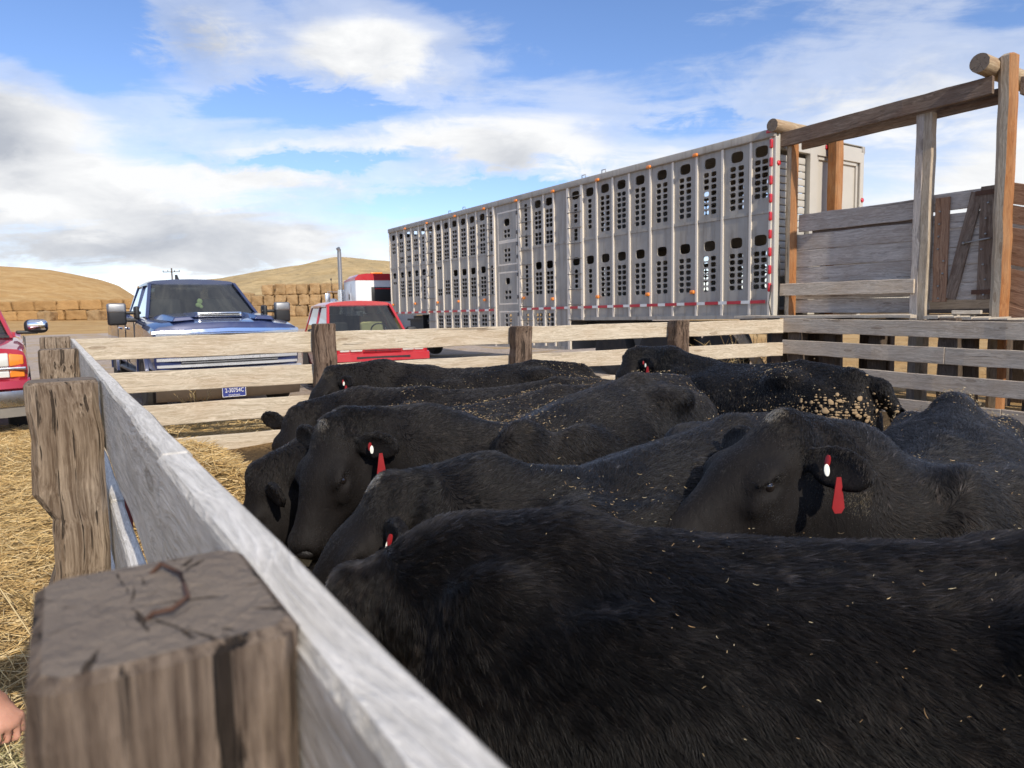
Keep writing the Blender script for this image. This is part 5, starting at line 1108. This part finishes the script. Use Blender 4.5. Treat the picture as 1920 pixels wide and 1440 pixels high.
    fac = ((fn@Rw.T)*toC).sum(1)/dist; wgt = ar*(.12+np.clip(fac+.45, 0, 1)**.5)*np.clip((cen[:, 2]-.35)/.3, .06, 1)
    hd = ((cen/scale-pl)@f)/hs; hdist = np.linalg.norm(cen/scale-HM(.2, 0, -.1), axis=1); wgt *= np.where(hdist < .33, 2.0, 1.)
    k_ = r.choice(len(Q), nh, p=wgt/wgt.sum()); a, b = r.random((2, nh, 1)); q = v[k_]; nq = N_v[Q[k_]]
    bl = lambda z: (z[:, 0]*(1-a)+z[:, 1]*a)*(1-b)+(z[:, 3]*(1-a)+z[:, 2]*a)*b
    p = bl(q); n = bl(nq); n /= np.linalg.norm(n, axis=1, keepdims=True)+1e-9
    lp = p/scale; ha = ((lp-pl)@f)/hs; hb = ((lp-pl)@l)/hs; hu = ((lp-pl)@u)/hs; head = 1/(1+np.exp(-(.36-np.linalg.norm(lp-HM(.22, 0, -.1), axis=1))*60)); face = head*np.clip(ha/.1, 0, 1)
    side = np.clip(1-n[:, 2], 0, 1)[:, None]
    flow = np.array([-.75, 0, -.15])*(1-side)+np.array([-.38, 0, -.95])*side
    neck = np.clip((lp[:, 0]-.45)/.25, 0, 1)[:, None]*(1-head[:, None]); flow = flow*(1-neck)+(np.array([-.35, 0, -1.])*side+np.array([-1., 0, .1])*(1-side))*neck
    flow = flow*(1-head[:, None])+(f*.55-u*.15)[None]*head[:, None]
    # swirls and clumps
    e1 = np.cross(n, flow); e1 /= np.linalg.norm(e1, axis=1, keepdims=True)+1e-9
    sw = sines(p, 7., 10, seed)*.55+sines(p, 22., 10, seed+1)*.45; flow = flow/np.linalg.norm(flow, axis=1, keepdims=True)+e1*(sw*(1-.6*head))[:, None]
    flow -= n*(flow*n).sum(1)[:, None]; flow /= np.linalg.norm(flow, axis=1, keepdims=True)+1e-9; e1 = np.cross(n, flow)
    cl = sines(p-flow*.0, 150., 14, seed+2)+.7*sines(p, 330., 12, seed+3); lift = .25+.08*sines(p, 60., 12, seed+4)+.10*r.normal(size=nh)
    ln = (.019-.0095*face-.004*head+.008*np.clip((.85-lp[:, 2])/.3, 0, 1))*furlen*r.uniform(.6, 1.2, nh)
    ear_ = np.clip((np.abs(hb)-.13)/.03, 0, 1)*head; ln *= 1-.45*ear_
    D = flow+n*np.clip(lift*(1-.3*face), .12, 1)[:, None]+e1*(cl*.30*(1-.4*face))[:, None]; D /= np.linalg.norm(D, axis=1, keepdims=True)
    K = 4; ts = np.linspace(0, 1, K); C_ = flow*.55-n*.10+np.array([0, 0, -.10])*side+e1*(cl*.25)[:, None]+r.normal(size=(nh, 3))*.12
    Pk = p[:, None]-n[:, None]*.001+ln[:, None, None]*(D[:, None]*ts[None, :, None]+C_[:, None]*(ts**2)[None, :, None]*.45)
    br = np.clip(sines(p, 3.2, 8, seed+5)*.5+.35+.15*r.normal(size=nh), 0, 1)[:, None]; up = np.clip((n[:, 2:3]-.35)/.5, 0, 1)*np.clip((lp[:, 2:3]-.95)/.15, 0, 1)
    tint = np.array([.0022, .0020, .0019])*(1-br*.5)+np.array([.0125, .0072, .004])*br*.5+np.array([.013, .011, .010])*up*.25
    gold = np.clip((sines(p, 9., 10, seed+6)-1.05)*4, 0, 1)*np.clip((sines(p, 90., 10, seed+7))*2, 0, 1)*np.clip(side[:, 0]-.2, 0, 1); tint = tint+gold[:, None]*np.array([.16, .105, .045])
    for (sp_, rad_, col_) in spots:
        dd = np.sqrt((ha-sp_[0])**2+(hb-sp_[1])**2)+np.where(hu < -.09, 1, 0); m_ = np.clip((rad_*1.0-dd)/.012+.6*r.normal(size=nh)*.3, 0, 1)[:, None]; tint = tint*(1-m_)+np.array(col_)*m_; Pk = p[:, None]+(Pk-p[:, None])*(1-.55*m_[:, :, None])
    tint = np.clip(tint*np.exp(r.normal(-.25, .75, (nh, 1)))*(1+1.3*np.clip(sines(p, 170., 12, seed+9), 0, 1.5)[:, None]**2*np.clip(1-.6*face[:, None], 0, 1)), .0012, .9)
    px = max(.00030, .95*float(np.median(dist))/1332*.42)
    strands('coat', Pk, px*r.choice([.8, 1., 1.7], nh, p=[.5, .3, .2])[:, None]*np.array([1., .95, .7, .2])[None, :], tint, M['fur'], o)
    # ---- eyes, nose pad and tags
    eb = [MB(), MB()]
    for s in (1, -1):
        mb = MB(); mb.ell(HM(.19, s*.104, -.068)*scale, np.array([.0190, .0190, .0190])*g*scale, nu=14, nv=9); mb.build('eye', M['eye'], o, True)
    mb = MB(); mb.ell((0, 0, 0), (.026*g*scale, .058*g*scale, .038*g*scale), nu=16, nv=10); np_ = mb.build('nose_pad', M['nose'], o, True)
    np_.matrix_local = Matrix.Translation(Vector(HM(.475, 0, -.085)*scale)) @ Matrix(rot.tolist()).to_4x4()
    ec, ax, bb, nn = EAR
    if tags: 
        tip = (ec+ax*.03*g)*scale; low = -bb if bb[2] > 0 else bb
        X_ = unit(np.cross([0, 0, 1.], nn)); Y_ = np.array([0, 0, 1.]); Zv = np.cross(X_, Y_); TM = Matrix((X_.tolist(), Y_.tolist(), Zv.tolist())).transposed().to_4x4()
        if 'red' in tags:
            mb = MB(); out = [(-.009, .01), (.009, .01), (.025, -.092), (.013, -.110), (-.013, -.110), (-.025, -.092)]; out = [(a_*.70, b_*.78) for a_, b_ in out]
            mb.prism(out, -.0015, .0015, 2); t_ = mb.build('ear_tag', M['redtag'], o); t_.matrix_local = Matrix.Translation(Vector(tip+low*.03+nn*.026)) @ TM @ Matrix.Rotation(R(tagrot), 4, 'Y')
        for i, cname in enumerate([c for c in tags if c != 'red']):
            for j, m_ in enumerate((('redtag', 'cream') if cname == 'white' else ('pinktag',))):
                tg = (ec+ax*(-.025+.014*j if cname == 'white' else .05)*g+bb*(.02*j if cname == 'white' else -.02))*scale
                tv = np.array([0, 0, 1.45])-(P@Rw.T+org); tv /= np.linalg.norm(tv, axis=1, keepdims=True); fc_ = ((N_v@Rw.T)*tv).sum(1); near = np.linalg.norm(P-tg, axis=1); q_ = int(np.argmax(fc_*.5+np.clip(fc_, 0, .3)-near*14.))
                mb = MB(); mb.lathe([(-.003, .001), (-.003, .016), (.003, .016), (.005, .001)], (0, 0, 0), (0, 0, 1), 16); t_ = mb.build('ear_button', M[m_], o, True, angle=40)
                dv = unit(tv[q_]@Rw*.75+N_v[q_]*.5+np.array([.0, .45*(1 if j else -1), 0])); t_.matrix_local = Matrix.LocRotScale(Vector(P[q_]+N_v[q_]*.012+(tv[q_]@Rw)*.012), Vector(dv).to_track_quat('Z', 'Y'), Vector((.42, 1., 1.)))
    HAIR[label] = (o, P, Q, N_v, org, Rw, scale)
    return o
def hide_mat():
    m, t, b = new_mat('black_hide'); c = t.coord('Object'); n = t.noise(t.mapping(c, (1, 1, .35)), 45., 6., .7, .6)
    t.put(b.inputs['Base Color'], t.mix(n, (.004, .0036, .0036), (.012, .009, .008))); b.inputs['Roughness'].default_value = .7; b.inputs['Specular IOR Level'].default_value = .2
    t.put(b.inputs['Normal'], t.bump(n, .5, .01)); return m
M['hide'] = hide_mat(); M['eye'] = plain('dark_wet_eye', (.012, .009, .008), .06, 0, .6, .1); M['nose'] = plain('black_nose', (.018, .016, .016), .4, 0, .2, .2, 40., .5)
M['redtag'] = plain('red_plastic_tag', (.27, .010, .012), .5, 0, .05, .25, 30.); M['cream'] = plain('cream_plastic_button', (.80, .78, .68), .4, 0, 0, .05); M['pinktag'] = plain('pink_plastic_button', (.62, .16, .34), .4, 0, 0, .05)
TAN = (.27, .195, .115)
HQ = 1.
cow('large black cow filling the foreground, head lowered behind the bleached rail', (.157, 1.513), (-.938, .347), (-.41, 1.61, .84), (-.66, 1.62, .46), 1.0, .014, int(420000*HQ), spots=[((.0, 0, .0), .022, TAN)], seed=1, tags=('white',), dz=-.035, furlen=1.35)
cow('black cow with round tan poll patch, pink and white ear buttons, behind the foreground cow', (.149, 2.016), (-.774, -.633), (-.37, 1.93, .99), (-.66, 1.86, .66), 1.0, .0125, int(170000*HQ), spots=[((.0, 0, .015), .036, TAN)], seed=2, tags=('white', 'pink', 'red'), ear=(.30, 0), tagrot=60, front=.035)
cow('black cow at the middle with broad face toward camera and dusty streaked forehead', (.0, 3.02), (-.72, -.69), (-.736, 2.776, 1.03), (-.86, 2.60, .61), 1.05, .0125, int(170000*HQ), spots=[((.0, 0, .01), .03, TAN), ((.09, -.02, 0), .014, (.09, .065, .04)), ((.13, -.03, 0), .012, (.09, .065, .04))], seed=3, tags=('red', 'white'), front=.12)
cow('black cow eating with its head buried low at the left rail, back partly hidden', (-.42, 3.22), (-.776, -.63), (-1.12, 2.98, .80), (-1.22, 2.94, .36), 1.0, .017, int(60000*HQ), seed=4, tags=())
cow('black cow facing camera with one ear raised against the pale back fence', (-.50, 4.23), (-.97, -.246), (-1.305, 4.227, .89), (-1.36, 4.02, .49), .97, .015, int(70000*HQ), seed=5, tags=(), ear=(-.2, -.2), dz=.02)
cow('farthest black cow with red ear tag beside the brown fence post', (-.65, 5.8), (-1., -.05), (-1.45, 5.60, 1.04), (-1.68, 5.42, .67), 1.0, .016, int(50000*HQ), seed=6, tags=('red', 'white'))
cow('black cow turned away with hanging tail and dried mud on its rump', (1.56, 5.58), (-.478, .878), (1.0, 6.06, 1.10), (.80, 6.0, .70), 1.02, .016, int(80000*HQ), seed=7, tags=('red', 'white'), tail=[(-.90, 0, 1.185), (-1.04, -.07, 1.12), (-1.10, -.19, .92), (-1.08, -.23, .66), (-1.06, -.24, .42)], tw=1.5)
cow('black cow on the right with shaggy poll and red ear tag, neck turned left', (1.27, 2.13), (-.58, -.81), (.76, 2.0, 1.14), (.385, 1.86, .90), 1.02, .0125, int(190000*HQ), spots=[((.0, 0, .012), .035, TAN), ((.24, .03, .0), .007, (.7, .65, .55))], seed=8, tags=('red', 'white'), hump=.0, ear=(.1, 0), tagrot=65, front=.10, bend=-.6, peak=.45)

# ------------------------------------------------------------------ loose hay, bits of straw, dried mud, weeds
def lay(N, xs, ys, zs, lens, rad, cols, flat=.25, seed=0, K=4):
    r = np.random.default_rng(seed); th = r.uniform(0, 6.283, N); d = np.stack([np.cos(th), np.sin(th), r.normal(0, flat, N)], 1); d /= np.linalg.norm(d, axis=1, keepdims=True)
    L = r.uniform(*lens, N); c = np.stack([xs, ys, zs], 1); t = np.linspace(-.5, .5, K); bend = r.normal(0, .25, (N, 3)); bend[:, 2] = -np.abs(bend[:, 2])*.6
    P = c[:, None]+L[:, None, None]*(d[:, None]*t[None, :, None]+bend[:, None]*(t**2)[None, :, None]); cc = np.array(cols)[r.integers(0, len(cols), N)]*r.uniform(.6, 1.25, (N, 1))
    return P, np.clip(cc, 0, .9), np.broadcast_to(np.array(rad)*np.array([.8, 1, 1, .6][:K]), (N, K))
GOLD = [(.66, .48, .22), (.74, .58, .32), (.52, .36, .16), (.60, .41, .17), (.44, .29, .12)]
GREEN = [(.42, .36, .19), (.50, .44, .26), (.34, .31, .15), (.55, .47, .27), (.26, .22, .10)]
r_ = np.random.default_rng(5)
def zone_pts(N, x0, x1, y0, y1, cond):
    X, Y = [], []; n = 0
    while n < N:
        x = r_.uniform(x0, x1, N*2); y = r_.uniform(y0, y1, N*2); m = cond(x, y); X.append(x[m]); Y.append(y[m]); n += m.sum()
    return np.concatenate(X)[:N], np.concatenate(Y)[:N]
def heap(x, y):
    a = (x-FC[0])*U_[0]+(y-FC[1])*U_[1]; b = (x-FC[0])*N_[0]+(y-FC[1])*N_[1]      # along the fence (negative towards the viewer), away from it
    return .44*np.exp(-((b-.55)/.55)**2)*np.clip((a+4.4)/.8, 0, 1)*np.clip((-.9-a)/1.1, 0, 1)*(1+.18*np.sin(a*5+1)+.1*np.sin(b*9+a*3))
def drift(x, y): return .10*np.clip(np.sin(x*1.7+.6*np.sin(y*1.3))*np.sin(y*1.4+.5)+.25, 0, 2)*np.clip((-.25-in_pen(x, y))/.4, 0, 1)*np.clip((9.3-y)/1.5, 0, 1)+.13*np.exp(-((x+1.65)**2+(y-1.36)**2)/.12)
def add_hay(name, N, box, cond, lens, rad, cols, base, label, thick, flat=.25, seed=0):
    x, y = zone_pts(N, *box, cond); z = ground_z(x, y)[0]+base(x, y)+np.abs(r_.normal(0, thick, N))+.004
    P, cc, rr = lay(N, x, y, z, lens, rad, cols, flat, seed); o = strands(name, P, rr, cc, M['tint']); return tag(o, label, None, None, 'stuff')
def surf(name, box, n, base, mat, label, lim):
    xs, ys = np.meshgrid(np.linspace(box[0], box[1], n), np.linspace(box[2], box[3], n), indexing='ij'); z = ground_z(xs, ys)[0]+base(xs, ys)
    V = np.stack([xs, ys, z], -1).reshape(-1, 3); i, j = np.meshgrid(np.arange(n-1), np.arange(n-1), indexing='ij'); Q = np.stack([i*n+j, (i+1)*n+j, (i+1)*n+j+1, i*n+j+1], -1).reshape(-1, 4)
    k = lim(xs, ys).ravel(); Q = Q[k[Q].all(1)]; o = link(name, grid_mesh(name, V, Q), mat); return tag(o, label, None, None, 'stuff')
inp = lambda m: (lambda x, y: (in_pen(x, y) > m) & (heap(x, y) > .06))
surf('hay_heap', (-4.6, .2, 2.6, 7.4), 90, heap, M['hay'], 'heap of loose golden hay along the inside of the left fence', lambda x, y: (in_pen(x, y) > .05) & (heap(x, y) > .015))
add_hay('loose_hay', 15000, (-4.6, .2, 2.6, 7.4), inp(.06), (.08, .22), .0022, GOLD, heap, 'loose stalks on top of the hay heap by the left fence', .02, .3, 1)
out = lambda x, y: (in_pen(x, y) < -.08) & (x < .3-.5*y)
surf('hay_litter', (-8., .2, -.2, 9.3), 130, lambda x, y: drift(x, y)+.012, M['hay'], 'matted hay litter on the ground outside the left fence', lambda x, y: in_pen(x, y) < -.12)
add_hay('loose_hay', 42000, (-6.5, -.5, 1.5, 9.4), out, (.07, .24), .0020, GOLD, drift, 'loose golden straw scattered outside the left fence', .025, .3, 2)
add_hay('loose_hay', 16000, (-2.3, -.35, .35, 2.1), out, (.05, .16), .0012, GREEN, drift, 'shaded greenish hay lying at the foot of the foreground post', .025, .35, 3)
back = lambda x, y: (((x-FC[0])*.423+(y-FC[1])*-.906) < -.1)
add_hay('loose_hay', 9000, (-6., 6., 6.5, 14.), lambda x, y: back(x, y) & (y < 9.4+.42*x+2.), (.10, .30), .003, GOLD, lambda x, y: 0*x, 'straw strewn along the outer side of the back fence', .02, .3, 4)
# chaff on the animals' backs
SEG, TT = [], []
for key, (o, P, Q, N_v, org, Rw, sc_) in HAIR.items():
    r = np.random.default_rng(len(SEG)+40); cen = P[Q].mean(1); nn = N_v[Q].mean(1); ar = np.linalg.norm(np.cross(P[Q[:, 2]]-P[Q[:, 0]], P[Q[:, 3]]-P[Q[:, 1]]), axis=1)
    w = ar*np.clip(nn[:, 2]+.05, 0, 1)**.8*np.clip(sines(cen, 6., 10, len(SEG))*1.0+.15, .015, 1)*(cen[:, 2] > .75*sc_)*(cen[:, 0] < .5)
    n = (300 if 'foreground, head' in key else 420 if 'dried mud' in key else 800); k = r.choice(len(Q), n, p=w/w.sum()); c = cen[k]+r.normal(0, .004, (n, 3))+nn[k]*.016; th = r.uniform(0, 6.283, n); a = np.cross(nn[k], r.normal(size=(n, 3))); a /= np.linalg.norm(a, axis=1, keepdims=True)
    L = np.clip(np.exp(r.normal(-5.35, .65, n)), .0015, .015); t = np.linspace(-.5, .5, 4); bend = np.cross(a, nn[k])*r.normal(0, .28, (n, 1)); S_ = c[:, None]+L[:, None, None]*(a[:, None]*t[None, :, None]+bend[:, None]*(t**2)[None, :, None])+nn[k][:, None]*(t**2*L[:, None]*.5)[..., None]
    SEG.append(S_@Rw.T+org); TT.append(np.array([(.62, .46, .24), (.70, .58, .36), (.45, .28, .13), (.55, .38, .2)])[r.integers(0, 4, n)]*r.uniform(.5, 1.1, (n, 1)))
S_ = np.concatenate(SEG); dd = np.linalg.norm(S_[:, 0]-np.array([0, 0, 1.45]), axis=1)[:, None]
o = strands('hay_bits', S_, np.array([.6, 1., 1., .5])[None, :]*np.clip(.00008+.00021*dd, 0, .0012)*np.random.default_rng(3).uniform(.6, 1.5, (len(S_), 1)), np.concatenate(TT), M['tint']); tag(o, 'small bits of chaff and hay lying on the backs of the cattle', None, None, 'stuff')
for key, (o, P, Q, N_v, org, Rw, sc_) in HAIR.items():
    if 'dried mud' not in key: continue
    r = np.random.default_rng(9); cen = P[Q].mean(1)/sc_; nn = N_v[Q].mean(1); wl = ((nn@Rw.T)*(np.array([0, 0, 1.45])-(cen*sc_@Rw.T+org))).sum(1)
    w = (cen[:, 0] < -.60)*(cen[:, 2] > .6)*np.exp(-((cen[:, 2]-.93)/.14)**2)*np.clip(wl/4-.12, 0, 1)*np.clip(sines(cen, 14., 8, 2)+.5, .1, 1); k = r.choice(len(Q), 480, p=w/w.sum()); mb = MB()
    for q in k:
        s_ = float(np.exp(r.normal(-5.2, .4))); p_ = Vector(P[Q[q]].mean(0)+nn[q]*.016); mt = Vector(nn[q]).to_track_quat('Z', 'Y').to_matrix()
        mb.ell(p_, (s_*r.uniform(.8, 1.7), s_*r.uniform(.7, 1.2), s_*.35), mt, 7, 5)
    t_ = mb.build('dried_mud', plain('dried_mud', (.32, .22, .12), .95, 0, 0, .25, 40.), o, True); t_['kind'] = 'stuff'
def weed(px, py, Y, n, H, label, seed, spread=.5):
    r = np.random.default_rng(seed); x = (px-960)/1332*Y; z = gz(x, Y); segs, cols = [], []
    for i in range(n):
        a = r.uniform(0, 6.28); tl = r.uniform(.1, spread); b = np.array([r.normal(0, .05), r.normal(0, .05), 0]); tip = b+np.array([math.cos(a)*tl*H, math.sin(a)*tl*H, H*r.uniform(.6, 1.1)]); m_ = (b+tip)/2+np.array([0, 0, .08*H])
        segs.append([b, b*.6+m_*.4, m_*.5+tip*.5, tip]); cols.append(GOLD[i % 5])
        for q in range(5):
            f = r.uniform(.4, .95); s0 = b+(tip-b)*f+np.array([0, 0, .08*H*(1-abs(2*f-1))]); e_ = s0+np.array([r.normal(0, .09), r.normal(0, .09), r.uniform(.04, .16)])*H; segs.append([s0, s0*.66+e_*.34, s0*.33+e_*.67, e_]); cols.append(GOLD[(i+q) % 5])
    o = strands('dry_weed', np.array(segs), np.array([.0035, .003, .0024, .0012])[None, :], np.array(cols)*.8, M['tint']); o.location = (x, Y, z); return tag(o, label, 'weed', 'dry weeds around the pen')
weed(372, 740, 8.6, 9, .62, 'dry brown weed in front of the blue pickup bumper', 1)
weed(1405, 655, 12.1, 26, 1.05, 'bushy tangle of dry weeds beside the chute at the far pen corner', 3, .9); weed(1340, 660, 11.6, 10, .8, 'small dry weed clump behind the third back fence post', 4, .8)
weed(40, 900, 3.1, 7, .5, 'bare twiggy weed in the golden straw left of the chipped post', 5, .6); weed(300, 780, 6.55, 6, .55, 'low dry weed against the lowest back rail near the left corner', 6, .5)

# ------------------------------------------------------------------ the person reaching for hay at the left edge
def person():
    base = np.array([-1.640, 1.366, .072]); J = lambda x, y, z: (x, y, z)
    hip, chest, neck, head = J(-.02, 0, .88), J(.26, 0, 1.20), J(.42, 0, 1.36), J(.52, 0, 1.47)
    def add_body(S, grow=0., parts='all'):
        g = grow
        if parts in ('all', 'jacket'):
            S.cone(hip, .145+g, (.12, 0, 1.03), .135+g, .06, (0, 1, 0), 1.12); S.cone((.12, 0, 1.03), .135+g, chest, .15+g, .06, (0, 1, 0), 1.2); S.cone((chest), .14+g, (.36, 0, 1.30), .10+g, .06, (0, 1, 0), 1.6)
            S.cone((.34, -.17, 1.27), .062+g, (.44, -.22, 1.02), .046+g, .04); S.cone((.44, -.22, 1.02), .046+g, (.60, -.12, .82), .035+g, .03)
            S.cone((.34, .17, 1.27), .062+g, (.50, .20, 1.00), .046+g, .04); S.cone((.50, .20, 1.00), .045+g, (.66, .08, .76), .034+g, .03)
        if parts in ('all', 'trousers'):
            for s in (1, -1):
                S.cone((-.02, s*.09, .88), .105+g, (.05, s*.11, .48), .068+g, .05); S.cone((.05, s*.11, .48), .066+g, (-.04, s*.12, .12), .046+g, .03)
            S.ell(hip, (.13+g, .16+g, .12+g), .05)
        if parts in ('all', 'boots'):
            for s in (1, -1): S.cone((-.04, s*.12, .22), .052+g, (-.04, s*.12, .06), .045+g, .02); S.cone((-.05, s*.12, .045), .045+g, (.13, s*.13, .04), .038+g, .03)
    S = SDF((-.30, -.42, -.02), (1.02, .42, 1.66), .0075); add_body(S)
    S.cone((.38, 0, 1.32), .058, head, .05, .03); S.ell((.56, 0, 1.50), (.105, .078, .115), .02, np.array([[.9, 0, .44], [0, 1, 0], [-.44, 0, .9]])); S.cone((.58, 0, 1.45), .05, (.60, 0, 1.41), .035, .03)
    S.ell((.665, 0, 1.475), (.022, .013, .016), .012); S.cone((.64, 0, 1.50), .012, (.668, 0, 1.478), .012, .01)
    for s in (1, -1): S.ell((.55, s*.08, 1.49), (.02, .01, .03), .008); S.ell((.645, s*.032, 1.505), (.016, .014, .010), .008, sub=True)
    S.ell((.655, 0, 1.437), (.012, .026, .006), .006)
    def hand(wr, a, b, sgn):
        wr = np.array(wr); a = unit(a); b = unit(np.array(b)-a*np.dot(a, b)); c = np.cross(a, b)*sgn
        if c[2] < 0: c = -c
        rot = np.stack([a, b, c], 1); S.cone(wr, .028, wr+a*.03, .026, .02, b, 1.2); S.ell(wr+a*.065, (.055, .044, .019), .018, rot)
        for i, (L_, o_) in enumerate(((.040, -.034), (.046, -.012), (.043, .011), (.034, .032))):
            p = wr+a*(.108-.006*abs(i-1))+b*o_; S.ell(p-a*.004, (.012, .0115, .011), .008, rot); ang = 0
            for k_, (l_, dA) in enumerate(((L_, 48+5*i), (L_*.66, 62), (L_*.5, 40))):
                ang += R(dA); q = p+(a*math.cos(ang)-c*math.sin(ang))*l_; S.cone(p, .0098-.0008*k_, q, .0090-.0008*k_, .005); p = q
        p = wr+a*.03-b*.036; q = p+unit(a*.6-b*.45-c*.6)*.045; S.cone(p, .014, q, .0115, .012); S.cone(q, .0112, q+unit(a*.9+b*.15-c*.5)*.032, .009, .005)
    hand((.655, .075, .765), (.74, -.04, -.66), (.10, -1, -.25), 1); hand((.60, -.12, .82), (.6, .3, -.75), (.3, 1, 0), 1)
    V, Q = surface_nets(S.F, S.lo, .0075); me = grid_mesh('person', V, Q)
    m, t, b_ = new_mat('skin'); n = t.noise(t.coord('Object'), 28., 4., .6); t.put(b_.inputs['Base Color'], t.mix(n, (.50, .24, .17), (.62, .34, .25))); b_.inputs['Roughness'].default_value = .5; b_.inputs['Subsurface Weight'].default_value = .15; b_.inputs['Subsurface Radius'].default_value = (.02, .008, .004)
    t.put(b_.inputs['Normal'], t.bump(t.noise(t.coord('Object'), 140., 5., .6), .25, .003))
    o = link('person', me, m); o.location = base; o.scale = (.78, .78, .78); tag(o, 'child at the left edge reaching down with one bare hand for hay', 'person')
    for nm, prt, gr, col, h in (('jacket', 'jacket', .016, (.07, .08, .10), .014), ('trousers', 'trousers', .012, (.05, .075, .14), .014), ('boots', 'boots', .010, (.10, .06, .035), .012)):
        S2 = SDF((-.32, -.44, -.03), (.82, .44, 1.5), h); add_body(S2, gr, prt)
        if nm == 'jacket':
            w = S2.win((-.32, -.44, -.03), (.82, .44, 1.5), 0); X, Y, Zz = S2.grid(w); cut = np.maximum((X-.60)+(.78-Zz)*.0, -9); S2.F[w] = np.maximum(S2.F[w], np.where((X > .5) & (Zz < .95), X-.615, -.2))
        V2, Q2 = surface_nets(S2.F, S2.lo, h); link(nm, grid_mesh(nm, V2, Q2), plain(nm+'_cloth', col, .85, 0, 0, .2, 14., .3), o)
    mb = MB(); mb.ell((.545, 0, 1.545), (.112, .088, .085), Matrix.Rotation(R(25), 3, 'Y')); mb.rbox((.665, 0, 1.555), (.11, .13, .012), .005, Matrix.Rotation(R(20), 4, 'Y')); mb.build('cap', plain('cap_cloth', (.16, .14, .10), .9), o, True, angle=50)
    return base
pb = person()
hc = np.array(pb)+np.array([.575, .045, .50]); r = np.random.default_rng(77)
P, cc, rr = lay(60, hc[0]+r.normal(0, .03, 60), hc[1]+r.normal(0, .03, 60), hc[2]+r.normal(-.03, .025, 60), (.06, .2), .0011, GREEN, .7, 6); o = strands('hay_wisp', P, rr, cc, M['tint']); tag(o, "wisp of greenish hay held in the bare hand at the left edge", None, None, 'stuff')
